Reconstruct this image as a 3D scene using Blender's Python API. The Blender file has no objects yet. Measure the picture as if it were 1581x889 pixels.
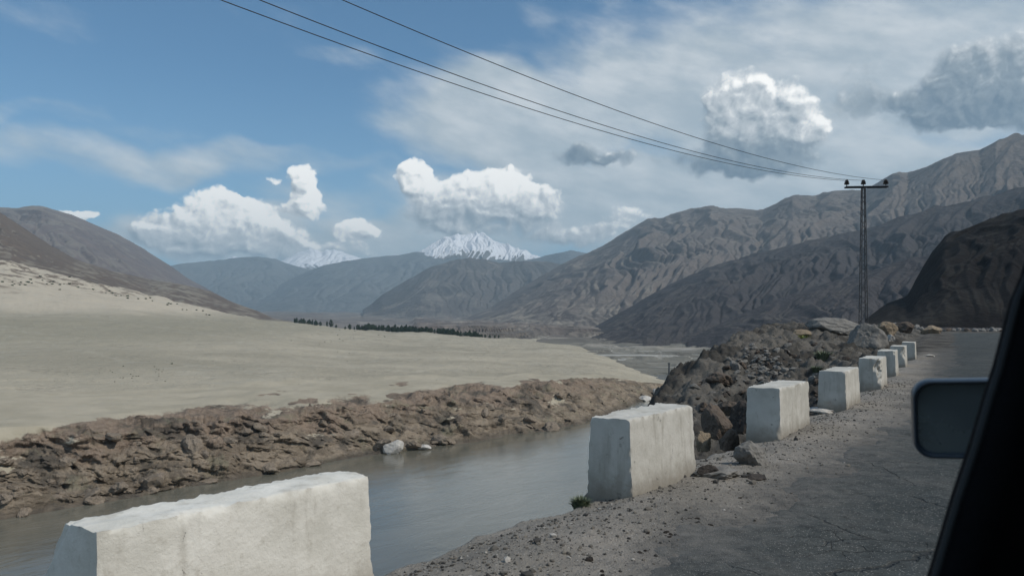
import bpy, bmesh, math, random
import numpy as np
from mathutils import Vector, Matrix, Euler

rnd = random.Random(7)
SC = bpy.context.scene
COL = SC.collection

# ---------------------------------------------------------------- camera
EYE = 1.85
FPX = 1200.0                      # focal length in pixels of the 1581 wide frame
CX, HY = 790.5, 494.0
cam_d = bpy.data.cameras.new("camera")
cam = bpy.data.objects.new("camera", cam_d)
COL.objects.link(cam)
cam.location = (0, 0, EYE)
cam.rotation_euler = (math.radians(90), 0, 0)
cam_d.sensor_width = 36.0
cam_d.lens = FPX / 1581.0 * 36.0
cam_d.shift_y = (HY - 444.5) / 1581.0
cam_d.clip_start = 0.05
cam_d.clip_end = 200000.0
cam_d.dof.use_dof = True
cam_d.dof.focus_distance = 30.0
cam_d.dof.aperture_fstop = 7.0
SC.camera = cam

# ---------------------------------------------------------------- light
SUN_EL = math.radians(47)
SUN_AZ = math.atan2(0.93, -0.36)           # clockwise from +Y
sx, sy, sz = math.sin(SUN_AZ) * math.cos(SUN_EL), math.cos(SUN_AZ) * math.cos(SUN_EL), math.sin(SUN_EL)
sun_d = bpy.data.lights.new("sun", 'SUN')
sun_d.energy = 3.6
sun_d.angle = math.radians(0.6)
sun_d.color = (1.0, 0.95, 0.87)
sun = bpy.data.objects.new("sun", sun_d)
COL.objects.link(sun)
sun.rotation_euler = Vector((sx, sy, sz)).to_track_quat('Z', 'Y').to_euler()
SC.view_settings.view_transform = 'Standard'
SC.view_settings.look = 'None'
SC.view_settings.exposure = -0.15
SC.view_settings.gamma = 1.0
SKY_STRENGTH = 0.105


# ---------------------------------------------------------------- node helper
class NT:
    def __init__(self, tree):
        self.t = tree
        tree.nodes.clear()

    def n(self, typ, ins=None, **props):
        nd = self.t.nodes.new(typ)
        for k, v in props.items():
            setattr(nd, k, v)
        if ins:
            for k, v in ins.items():
                self.set(nd, k, v)
        return nd

    def set(self, nd, k, v):
        s = nd.inputs[k]
        if isinstance(v, bpy.types.NodeSocket):
            self.t.links.new(v, s)
        else:
            s.default_value = v

    def m(self, op, a, b=None, c=None, clamp=False):
        nd = self.t.nodes.new('ShaderNodeMath')
        nd.operation = op
        nd.use_clamp = clamp
        for i, v in enumerate((a, b, c)):
            if v is not None:
                self.set(nd, i, v)
        return nd.outputs[0]

    def v(self, op, a, b=None, scale=None):
        nd = self.t.nodes.new('ShaderNodeVectorMath')
        nd.operation = op
        self.set(nd, 0, a)
        if b is not None:
            self.set(nd, 1, b)
        if scale is not None:
            self.set(nd, 3, scale)
        return nd.outputs['Value'] if op in ('LENGTH', 'DOT_PRODUCT', 'DISTANCE') else nd.outputs[0]

    def noise(self, vec, scale, detail=4, rough=0.55, dist=0.0, col=False, typ='FBM', lac=2.0):
        nd = self.t.nodes.new('ShaderNodeTexNoise')
        nd.noise_type = typ
        self.set(nd, 'Vector', vec)
        self.set(nd, 'Scale', scale)
        self.set(nd, 'Detail', detail)
        self.set(nd, 'Roughness', rough)
        self.set(nd, 'Lacunarity', lac)
        self.set(nd, 'Distortion', dist)
        return nd.outputs['Color' if col else 0]

    def vor(self, vec, scale, feature='F1', detail=0, rand=1.0, out='Distance', smooth=None):
        nd = self.t.nodes.new('ShaderNodeTexVoronoi')
        nd.feature = feature
        self.set(nd, 'Vector', vec)
        self.set(nd, 'Scale', scale)
        if 'Detail' in nd.inputs and feature != 'N_SPHERE_RADIUS':
            self.set(nd, 'Detail', detail)
        self.set(nd, 'Randomness', rand)
        if smooth is not None:
            self.set(nd, 'Smoothness', smooth)
        return nd.outputs[out]

    def ramp(self, fac, lo, hi, a=0.0, b=1.0, smooth=True):
        nd = self.t.nodes.new('ShaderNodeMapRange')
        nd.interpolation_type = 'SMOOTHSTEP' if smooth else 'LINEAR'
        nd.clamp = True
        for k, v in zip(('Value', 'From Min', 'From Max', 'To Min', 'To Max'), (fac, lo, hi, a, b)):
            self.set(nd, k, v)
        return nd.outputs[0]

    def mix(self, f, a, b, mode='MIX'):
        nd = self.t.nodes.new('ShaderNodeMix')
        nd.data_type = 'RGBA'
        nd.blend_type = mode
        self.set(nd, 0, f)
        for i, v in ((6, a), (7, b)):
            if isinstance(v, tuple) and len(v) == 3:
                v = (*v, 1.0)
            self.set(nd, i, v)
        return nd.outputs[2]

    def pos(self):
        return self.t.nodes.new('ShaderNodeNewGeometry').outputs['Position']

    def obj(self):
        return self.t.nodes.new('ShaderNodeTexCoord').outputs['Object']

    def xyz(self, v):
        nd = self.t.nodes.new('ShaderNodeSeparateXYZ')
        self.set(nd, 0, v)
        return nd.outputs

    def bump(self, h, dist, strength=1.0, normal=None):
        nd = self.t.nodes.new('ShaderNodeBump')
        self.set(nd, 'Height', h)
        self.set(nd, 'Distance', dist)
        self.set(nd, 'Strength', strength)
        if normal is not None:
            self.set(nd, 'Normal', normal)
        return nd.outputs[0]

    def surf(self, color, rough=0.9, normal=None, spec=0.25, metal=0.0):
        p = self.t.nodes.new('ShaderNodeBsdfPrincipled')
        if isinstance(color, tuple) and len(color) == 3:
            color = (*color, 1.0)
        self.set(p, 'Base Color', color)
        self.set(p, 'Roughness', rough)
        self.set(p, 'Specular IOR Level', spec)
        self.set(p, 'Metallic', metal)
        if normal is not None:
            self.set(p, 'Normal', normal)
        o = self.t.nodes.new('ShaderNodeOutputMaterial')
        self.t.links.new(p.outputs[0], o.inputs[0])
        return p


def material(name):
    m = bpy.data.materials.new(name)
    m.use_nodes = True
    return m, NT(m.node_tree)


# ---------------------------------------------------------------- sky
def pix_dir(px, py):
    az = math.atan((px - CX) / FPX)
    el = math.atan((HY - py) / FPX * math.cos(az))
    return az * 1200.0, el * 1200.0            # about one unit per pixel


world = bpy.data.worlds.new("World")
SC.world = world
world.use_nodes = True
w = NT(world.node_tree)
sky = w.n('ShaderNodeTexSky', sky_type='NISHITA', sun_disc=False)
sky.sun_elevation = SUN_EL
sky.sun_rotation = SUN_AZ
sky.altitude = 1400
sky.air_density = 1.0
sky.dust_density = 0.6
sky.ozone_density = 1.4

tc = w.n('ShaderNodeTexCoord').outputs['Generated']
dx, dy, dz = w.xyz(tc)[0:3]
az = w.m('ARCTAN2', dx, dy)
el = w.m('ARCSINE', w.m('MINIMUM', w.m('MAXIMUM', dz, -0.999), 0.999))
pu = w.m('MULTIPLY', az, 1200.0)
pv = w.m('MULTIPLY', el, 1200.0)
cmb = w.n('ShaderNodeCombineXYZ', {0: pu, 1: pv, 2: 0.0})
P = cmb.outputs[0]

# cumulus banks: px, py, rx, ry, weight, brightness
CUM = [
    (330, 318, 58, 30, 1.0, 1.0), (372, 338, 60, 34, 1.0, 0.98), (285, 352, 70, 30, 0.75, 0.86), (370, 376, 135, 30, 0.8, 0.66), (300, 384, 90, 20, 0.6, 0.62), (440, 384, 80, 20, 0.6, 0.66),
    (228, 364, 40, 16, 0.8, 0.85), (430, 365, 55, 28, 0.7, 0.85),
    (466, 268, 27, 19, 1.0, 1.0), (470, 296, 28, 22, 1.0, 0.96), (470, 318, 36, 16, 0.85, 0.88), (418, 276, 18, 9, 0.5, 0.95),
    (545, 354, 36, 20, 0.95, 0.96), (575, 356, 22, 11, 0.7, 0.96), (530, 385, 80, 14, 0.5, 0.84),
    (120, 330, 26, 9, 0.9, 0.98),
    (636, 268, 30, 27, 1.0, 1.0), (655, 290, 46, 26, 0.95, 0.92), (738, 285, 50, 26, 1.0, 0.99), (785, 292, 42, 30, 1.0, 1.0),
    (840, 310, 44, 24, 0.95, 0.84), (730, 322, 120, 24, 0.9, 0.64), (800, 352, 150, 26, 0.8, 0.60), (690, 330, 70, 20, 0.8, 0.62), (690, 352, 52, 11, 0.6, 0.9),
    (970, 335, 44, 22, 0.7, 0.9), (900, 365, 90, 20, 0.6, 0.84),
    (1140, 148, 48, 40, 1.0, 0.84), (1120, 185, 50, 40, 0.9, 0.66), (1185, 170, 62, 48, 1.0, 0.74), (1225, 195, 52, 48, 1.0, 0.76), (1252, 198, 26, 24, 0.9, 0.92),
    (1150, 205, 60, 40, 0.9, 0.60), (1120, 246, 110, 26, 1.0, 0.32), (1180, 254, 95, 26, 1.2, 0.32),
    (900, 238, 50, 18, 1.1, 0.36), (960, 240, 40, 13, 0.9, 0.46),
    (1330, 130, 46, 40, 0.55, 0.56), (1345, 160, 70, 26, 0.55, 0.52),
    (1480, 112, 40, 40, 1.0, 0.48), (1535, 95, 50, 36, 1.0, 0.70), (1450, 152, 66, 28, 1.0, 0.38), (1560, 150, 80, 40, 1.0, 0.42),
    (1500, 178, 110, 16, 1.2, 0.30), (1640, 130, 80, 70, 1.0, 0.48),
]


def cumulus(p, fine=True):
    n1 = w.noise(p, 1 / 60.0, 3, 0.55, col=True)
    n2 = w.noise(p, 1 / 17.0, 3, 0.6, col=True)
    q = w.v('ADD', p, w.v('SCALE', w.v('SUBTRACT', n1, (0.5, 0.5, 0.5)), scale=40.0))
    q = w.v('ADD', q, w.v('SCALE', w.v('SUBTRACT', n2, (0.5, 0.5, 0.5)), scale=9.0))
    q = w.v('MULTIPLY', q, (1, 1, 0))
    dsum, bsum, wsum = None, None, None
    qb = w.v('ADD', p, w.v('SCALE', w.v('SUBTRACT', n1, (0.5, 0.5, 0.5)), scale=26.0)) if fine else None
    for px, py, rx, ry, wt, br in CUM:
        cu, cv = pix_dir(px, py)
        d = w.v('LENGTH', w.v('MULTIPLY', w.v('SUBTRACT', q, (cu, cv, 0)), (1 / (rx * 1.12), 1 / (ry * 1.15), 0)))
        e = w.m('MAXIMUM', w.m('MULTIPLY_ADD', w.m('MULTIPLY', d, d), -wt, wt), 0.0)
        dsum = e if dsum is None else w.m('ADD', dsum, e)
        if fine:
            db = w.v('LENGTH', w.v('MULTIPLY', w.v('SUBTRACT', qb, (cu, cv, 0)), (1 / (rx * 1.9), 1 / (ry * 1.9), 0)))
            eb = w.m('MAXIMUM', w.m('MULTIPLY_ADD', w.m('MULTIPLY', db, db), -wt, wt), 0.0)
            eb = w.m('MULTIPLY', eb, eb)
            wsum = eb if wsum is None else w.m('ADD', wsum, eb)
            bsum = w.m('MULTIPLY', eb, br) if bsum is None else w.m('MULTIPLY_ADD', eb, br, bsum)
    bil = w.m('SUBTRACT', 0.62, w.m('ADD', w.vor(q, 1 / 26.0, out='Distance'), w.m('MULTIPLY', w.vor(q, 1 / 11.0, detail=1, out='Distance'), 0.55)))
    dens = w.m('MULTIPLY_ADD', bil, 0.46, w.m('MINIMUM', dsum, 1.15))
    return dens, wsum, bsum, bil


d0, ds0, bs0, bil0 = cumulus(P)
d1, _, _, bil1 = cumulus(w.v('ADD', P, (6.0, 6.0, 0)), fine=False)
bright = w.m('DIVIDE', bs0, w.m('MAXIMUM', ds0, 0.005))
dark_frac = w.ramp(bright, 0.45, 0.85, 0.0, 1.0)
relief = w.m('SUBTRACT', d0, d1)
lit = w.m('MULTIPLY_ADD', relief, 0.50, w.m('ADD', bright, 0.0))
lit = w.m('ADD', lit, w.m('MULTIPLY', w.m('SUBTRACT', w.noise(P, 1 / 30.0, 5, 0.62), 0.5), 0.42))
lit = w.m('MINIMUM', w.m('MAXIMUM', lit, 0.30), 1.06)
ccol = w.n('ShaderNodeValToRGB')
w.set(ccol, 0, lit)
cr = ccol.color_ramp
cr.elements[0].position = 0.30
cr.elements[0].color = (0.16, 0.23, 0.31, 1)
cr.elements[1].position = 1.0
cr.elements[1].color = (1.45, 1.43, 1.38, 1)
e = cr.elements.new(0.55)
e.color = (0.33, 0.40, 0.46, 1)
e = cr.elements.new(0.80)
e.color = (0.78, 0.82, 0.85, 1)
cum_a = w.ramp(d0, 0.10, w.ramp(bright, 0.55, 0.97, 0.95, 0.38))

# high thin veil: broad biases, stretched noise
VEIL = [(1180, 130, 560, 190, 0.54), (800, 185, 290, 120, 0.66), (1100, 300, 640, 110, 0.74), (1500, 60, 380, 240, 0.42),
        (300, 245, 440, 40, 0.32), (80, 180, 260, 26, 0.20), (560, 330, 330, 60, 0.20), (330, 365, 250, 56, 0.62), (640, 370, 340, 50, 0.50), (540, 80, 120, 25, 0.10)]
rot = w.n('ShaderNodeVectorRotate', {'Vector': P, 'Angle': math.radians(14)}, rotation_type='Z_AXIS').outputs[0]
vn = w.noise(w.v('MULTIPLY', rot, (1 / 330.0, 1 / 130.0, 1)), 1.0, 6, 0.6)
vn2 = w.noise(w.v('MULTIPLY', rot, (1 / 120.0, 1 / 48.0, 1)), 1.0, 6, 0.58)
vsum = w.m('MULTIPLY_ADD', vn2, 0.35, w.m('MULTIPLY', vn, 0.85))
wq = w.v('ADD', P, w.v('SCALE', w.v('SUBTRACT', w.noise(P, 1 / 150.0, 2, 0.5, col=True), (0.5, 0.5, 0.5)), scale=130.0))
bias = None
for px, py, rx, ry, wt in VEIL:
    cu, cv = pix_dir(px, py)
    d = w.v('LENGTH', w.v('MULTIPLY', w.v('SUBTRACT', wq, (cu, cv, 0)), (1 / rx, 1 / ry, 0)))
    e_ = w.m('MULTIPLY', w.ramp(d, 0.25, 1.1, 1.0, 0.0), wt)
    bias = e_ if bias is None else w.m('MAXIMUM', bias, e_)
# elsewhere round the sky: the same thin cloud in moderate amount
away = w.ramp(w.m('ABSOLUTE', pu), 800, 1500, 0.0, 0.25)
bias = w.m('MAXIMUM', bias, away)
veil_a = w.m('MULTIPLY', w.ramp(w.m('ADD', vsum, bias), 0.66, 1.12), 0.86)
near_h = w.ramp(pv, 0.0, 380.0, 0.5, 0.0)
skyc = w.mix(1.0, sky.outputs[0], (SKY_STRENGTH * 0.62, SKY_STRENGTH * 1.03, SKY_STRENGTH * 1.18), 'MULTIPLY')
skyc = w.mix(near_h, skyc, (0.36, 0.60, 0.82))
vcol = w.mix(w.ramp(vn2, 0.3, 0.75), (0.54, 0.62, 0.67), (0.90, 0.93, 0.94))
c1 = w.mix(veil_a, skyc, vcol)
c2 = w.mix(cum_a, c1, ccol.outputs[0])
bg = w.n('ShaderNodeBackground', {'Color': w.mix(1.0, c2, (10, 10, 10), 'MULTIPLY'), 'Strength': 0.1})
wo = w.n('ShaderNodeOutputWorld')
w.t.links.new(bg.outputs[0], wo.inputs[0])
world.cycles.sampling_method = 'MANUAL'
world.cycles.sample_map_resolution = 512


# ---------------------------------------------------------------- numpy noise
def _hash(ix, iy, seed):
    h = (ix.astype(np.int64) * 374761393 + iy.astype(np.int64) * 668265263 + seed * 974634777) & 0xFFFFFFFF
    h = ((h ^ (h >> 13)) * 1274126177) & 0xFFFFFFFF
    h = ((h ^ (h >> 16)) * 2246822519) & 0xFFFFFFFF
    return (h ^ (h >> 15)) & 0xFFFFFFFF


def gnoise(x, y, seed=0):
    x0, y0 = np.floor(x), np.floor(y)
    fx, fy = x - x0, y - y0
    u, v = fx * fx * fx * (fx * (fx * 6 - 15) + 10), fy * fy * fy * (fy * (fy * 6 - 15) + 10)

    def g(i, j):
        a = _hash(x0 + i, y0 + j, seed) * (2 * math.pi / 4294967296.0)
        return np.cos(a) * (fx - i) + np.sin(a) * (fy - j)
    return 1.5 * ((g(0, 0) * (1 - u) + g(1, 0) * u) * (1 - v) + (g(0, 1) * (1 - u) + g(1, 1) * u) * v)


def fbm(x, y, octv=5, seed=0, gain=0.5, lac=2.03):
    s, a, f = 0, 1.0, 1.0
    for o in range(octv):
        s = s + a * gnoise(x * f + o * 17.3, y * f - o * 9.1, seed + o)
        a *= gain
        f *= lac
    return s


def ridged(x, y, octv=5, seed=0, gain=0.5, lac=2.05):
    s, a, f, wgt = 0, 1.0, 1.0, 1.0
    for o in range(octv):
        n = 1 - np.abs(gnoise(x * f + o * 13.7, y * f + o * 5.3, seed + o)) * 1.5
        n = np.clip(n, 0, 1) ** 2
        s = s + a * n * wgt
        wgt = np.clip(n * 1.6, 0, 1)
        a *= gain
        f *= lac
    return s


def worley(x, y, seed=0, jit=0.9):
    x0, y0 = np.floor(x), np.floor(y)
    f1 = np.full(x.shape, 9.0)
    f2 = np.full(x.shape, 9.0)
    idv = np.zeros(x.shape)
    for i in (-1, 0, 1):
        for j in (-1, 0, 1):
            h = _hash(x0 + i, y0 + j, seed)
            h2 = _hash(x0 + i, y0 + j, seed + 77)
            px = x0 + i + 0.5 + jit * (h / 4294967296.0 - 0.5)
            py = y0 + j + 0.5 + jit * (h2 / 4294967296.0 - 0.5)
            d = np.hypot(px - x, py - y)
            m = d < f1
            f2 = np.where(m, f1, np.minimum(f2, d))
            idv = np.where(m, (h2 >> 8) / 16777216.0, idv)
            f1 = np.where(m, d, f1)
    return f1, f2, idv


def sstep(a, b, x):
    t = np.clip((x - a) / (b - a), 0, 1)
    return t * t * (3 - 2 * t)


# ---------------------------------------------------------------- object helpers
def link(o, parent=None):
    COL.objects.link(o)
    if parent is not None:
        o.parent = parent
    return o


def tag(o, label=None, cat=None, group=None, kind=None):
    if label:
        o['label'] = label
    if cat:
        o['category'] = cat
    if group:
        o['group'] = group
    if kind:
        o['kind'] = kind
    return o


def mesh_obj(name, verts, faces, mat, parent=None, smooth=False):
    me = bpy.data.meshes.new(name)
    me.from_pydata([tuple(v) for v in verts], [], [tuple(f) for f in faces])
    me.update()
    if smooth:
        me.polygons.foreach_set('use_smooth', [True] * len(me.polygons))
    if mat:
        me.materials.append(mat)
    return link(bpy.data.objects.new(name, me), parent)


def raw_mesh(name, co, loops, nper, mat, smooth=True):
    me = bpy.data.meshes.new(name)
    nv, nf = len(co), len(loops) // nper
    me.vertices.add(nv)
    me.vertices.foreach_set('co', np.ascontiguousarray(co, dtype=np.float32).ravel())
    me.loops.add(nf * nper)
    me.loops.foreach_set('vertex_index', np.ascontiguousarray(loops, dtype=np.int32))
    me.polygons.add(nf)
    me.polygons.foreach_set('loop_start', np.arange(0, nf * nper, nper, dtype=np.int32))
    me.polygons.foreach_set('use_smooth', np.full(nf, smooth))
    me.update(calc_edges=True)
    if mat:
        me.materials.append(mat)
    return me


def grid(name, X, Y, Z, mat, smooth=True, parent=None):
    n, m = X.shape
    co = np.stack([X, Y, Z], -1).reshape(-1, 3)
    i = np.arange(n * m).reshape(n, m)
    q = np.stack([i[:-1, :-1], i[1:, :-1], i[1:, 1:], i[:-1, 1:]], -1).reshape(-1)
    # upward normals
    a, b, c = co[q[0]], co[q[1]], co[q[2]]
    if np.cross(b - a, c - a)[2] < 0:
        q = q.reshape(-1, 4)[:, ::-1].reshape(-1)
    return link(bpy.data.objects.new(name, raw_mesh(name, co, q, 4, mat, smooth)), parent)


def at(px, py, d):
    return Vector(((px - CX) / FPX * d, d, EYE + (HY - py) / FPX * d))


# road frame: u along the road, left away from it
UX, UY = 0.585, 0.811
LX, LY = -0.811, 0.585


def W(s, t):
    return UX * s + LX * t, UY * s + LY * t


def ST(x, y):
    return UX * x + UY * y, LX * x + LY * y


# ---------------------------------------------------------------- materials
def rock_mat(name, c1, c2, c3, scale, bump_d, strata=0.0, coat=None, snow=None, low=None, world_space=True):
    m, k = material(name)
    p = k.pos() if world_space else k.obj()
    q = k.v('SCALE', p, scale=scale)
    if world_space:
        q = k.v('MULTIPLY', q, (1.0, 1.0, 0.45))
    if strata:
        q = k.v('ADD', q, k.v('SCALE', k.noise(q, 0.6, 3, col=True), scale=0.8))
    n1 = k.noise(q, 1.0, 6, 0.6, 0.4)
    n2 = k.noise(q, 4.3, 6, 0.65)
    n3 = k.noise(q, 0.23, 4, 0.55)
    col = k.mix(k.ramp(n1, 0.3, 0.7), (*c1, 1), (*c2, 1))
    col = k.mix(k.ramp(n2, 0.48, 0.72), col, (*c3, 1))
    col = k.mix(k.ramp(n3, 0.45, 0.7, 0, 0.55), col, (*c2, 1))
    if coat:                                     # sand or scree collecting on gentle ground
        nz = k.xyz(k.n('ShaderNodeNewGeometry').outputs['Normal'])[2]
        f = k.ramp(k.m('ADD', nz, k.m('MULTIPLY', k.m('SUBTRACT', n1, 0.5), 0.35)), coat[1], coat[2])
        col = k.mix(f, col, (*coat[0], 1))
    if low:                                      # pale terraces and fans along the foot
        zl = k.xyz(p)[2]
        fl = k.m('MULTIPLY', k.ramp(zl, 110, 10), k.ramp(k.noise(k.v('MULTIPLY', p, (1 / 170.0, 1 / 260.0, 1 / 40.0)), 1.0, 5, 0.6), 0.48, 0.60))
        col = k.mix(k.m('MULTIPLY', fl, 0.85), col, (*low, 1))
    if snow:
        z = k.xyz(p)[2]
        nz = k.xyz(k.n('ShaderNodeNewGeometry').outputs['Normal'])[2]
        ns = k.noise(p, 1 / 260.0, 8, 0.7, 0.5)
        h = k.m('ADD', k.ramp(z, snow[0], snow[1], 0.0, 1.0, False), k.m('MULTIPLY', k.m('SUBTRACT', ns, 0.5), snow[2]))
        h = k.m('ADD', h, k.m('MULTIPLY', k.m('SUBTRACT', nz, 0.75), 0.9))
        col = k.mix(k.ramp(h, 0.47, 0.55), col, (0.84, 0.85, 0.88, 1))
    h = k.m('MULTIPLY_ADD', n2, 0.35, n1)
    h = k.m('ADD', h, k.m('MULTIPLY', k.noise(q, 13.0, 5, 0.65), 0.16))
    nrm = k.bump(h, bump_d, 1.0)
    k.surf(col, 0.95, nrm, 0.1)
    return m


M_left = rock_mat("left_mountain_rock", (0.1372, 0.1180, 0.1176), (0.1813, 0.1510, 0.1407), (0.1098, 0.1010, 0.1040), 1 / 120.0, 26, coat=((0.2087, 0.1850, 0.1648), 0.86, 1.0))
M_foot = rock_mat("brown_foothill_rock", (0.120, 0.096, 0.080), (0.148, 0.116, 0.092), (0.088, 0.072, 0.062), 1 / 45.0, 8, coat=((0.240, 0.212, 0.168), 0.93, 1.02))
M_far = rock_mat("far_rock_hazed", (0.115, 0.13, 0.14), (0.15, 0.16, 0.165), (0.095, 0.105, 0.115), 1 / 400.0, 60)  # blue of haze and skylight mixed into the rock colour
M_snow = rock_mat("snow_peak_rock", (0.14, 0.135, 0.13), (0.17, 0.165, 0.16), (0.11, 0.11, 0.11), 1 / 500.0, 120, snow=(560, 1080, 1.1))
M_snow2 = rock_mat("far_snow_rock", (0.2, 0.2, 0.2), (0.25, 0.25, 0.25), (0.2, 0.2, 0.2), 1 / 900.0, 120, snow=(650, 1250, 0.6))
M_mid = rock_mat("mid_mountain_rock", (0.092, 0.085, 0.082), (0.118, 0.106, 0.10), (0.075, 0.070, 0.068), 1 / 220.0, 40, coat=((0.19, 0.17, 0.15), 0.94, 1.03))
M_right = rock_mat("right_mountain_rock", (0.122, 0.106, 0.098), (0.160, 0.138, 0.125), (0.090, 0.080, 0.076), 1 / 110.0, 22, coat=((0.215, 0.19, 0.16), 0.93, 1.04), low=(0.29, 0.255, 0.21))
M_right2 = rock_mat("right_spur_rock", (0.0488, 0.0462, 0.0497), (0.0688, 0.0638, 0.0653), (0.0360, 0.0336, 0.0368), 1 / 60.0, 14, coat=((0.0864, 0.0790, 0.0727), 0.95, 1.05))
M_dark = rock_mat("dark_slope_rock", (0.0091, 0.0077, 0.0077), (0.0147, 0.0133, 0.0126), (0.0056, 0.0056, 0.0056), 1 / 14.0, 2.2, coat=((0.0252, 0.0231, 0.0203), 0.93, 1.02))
M_boulder = rock_mat("boulder_rock", (0.10, 0.085, 0.072), (0.155, 0.12, 0.095), (0.06, 0.053, 0.05), 1 / 0.9, 0.14, world_space=False)
M_bankb = rock_mat("bank_boulder_rock", (0.17, 0.138, 0.105), (0.26, 0.212, 0.165), (0.085, 0.074, 0.062), 1 / 0.8, 0.2, world_space=False)
M_grey = rock_mat("grey_stone", (0.165, 0.16, 0.148), (0.24, 0.228, 0.21), (0.095, 0.092, 0.087), 1 / 0.25, 0.03, world_space=False)
M_darkst = rock_mat("dark_stone", (0.05, 0.045, 0.042), (0.085, 0.072, 0.062), (0.03, 0.028, 0.027), 1 / 0.4, 0.05, world_space=False)
M_tan = rock_mat("tan_stone", (0.22, 0.175, 0.125), (0.29, 0.235, 0.17), (0.13, 0.105, 0.08), 1 / 0.4, 0.05, world_space=False)
M_pale = rock_mat("pale_stone", (0.42, 0.40, 0.36), (0.52, 0.49, 0.45), (0.30, 0.28, 0.25), 1 / 0.8, 0.08, world_space=False)


def mat_sand():
    m, k = material("river_sand")
    p = k.pos()
    w1 = k.v('ADD', p, k.v('SCALE', k.noise(p, 1 / 90.0, 3, col=True), scale=60.0))
    st = k.v('MULTIPLY', w1, (1 / 120.0, 1 / 75.0, 1 / 60.0))
    n1 = k.noise(st, 1.0, 6, 0.64)
    n2 = k.noise(p, 1 / 9.0, 6, 0.7)
    n3 = k.noise(p, 1 / 1.4, 5, 0.7)
    sx_, sy_, sz_ = k.xyz(p)[0:3]
    col = k.mix(k.ramp(n1, 0.34, 0.66), (0.315, 0.286, 0.222, 1), (0.410, 0.366, 0.286, 1))
    col = k.mix(k.ramp(n2, 0.52, 0.75, 0, 0.4), col, (0.30, 0.275, 0.215, 1))
    col = k.mix(k.ramp(n3, 0.62, 0.78, 0, 0.5), col, (0.25, 0.23, 0.175, 1))
    flat = k.m('MULTIPLY', k.ramp(k.m('ADD', sz_, k.m('MULTIPLY', k.m('SUBTRACT', n1, 0.5), 8.0)), -14.0, -7.0), k.ramp(sx_, 60, -120))
    col = k.mix(k.m('MULTIPLY', flat, 0.75), col, (0.285, 0.262, 0.200, 1))
    # dry blown sand on the rising dune
    dune = k.ramp(k.m('ADD', sz_, k.m('MULTIPLY', n1, 14.0)), 8.0, 24.0)
    col = k.mix(dune, col, (0.46, 0.405, 0.32, 1))
    # bare rock showing through high on the dune
    grit = k.m('MULTIPLY', k.ramp(k.noise(p, 1 / 38.0, 5, 0.65), 0.52, 0.64), k.ramp(k.noise(p, 0.55, 5, 0.75), 0.50, 0.60))
    col = k.mix(k.m('MULTIPLY', grit, 0.55), col, (0.20, 0.18, 0.14, 1))
    wash = k.ramp(k.m('ABSOLUTE', k.m('SUBTRACT', k.noise(w1, 1 / 85.0, 4, 0.55), 0.5)), 0.016, 0.002, 0, 0.22)
    col = k.mix(wash, col, (0.44, 0.41, 0.345, 1))
    up = k.m('MULTIPLY', k.ramp(k.m('ADD', sz_, k.m('MULTIPLY', k.noise(p, 1 / 60.0, 5, 0.65), 60.0)), 62, 78), k.ramp(k.noise(p, 1 / 26.0, 6, 0.7), 0.50, 0.56))
    col = k.mix(up, col, (0.17, 0.135, 0.105, 1))
    # reddish rock breaking through behind the bank: where the surface is rough
    h = k.m('MULTIPLY_ADD', n3, 0.25, n2)
    k.surf(col, 1.0, k.bump(k.m('ADD', h, k.m('MULTIPLY', n1, 0.8)), 1.6, 1.0), 0.05)
    return m


M_sand = mat_sand()


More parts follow.
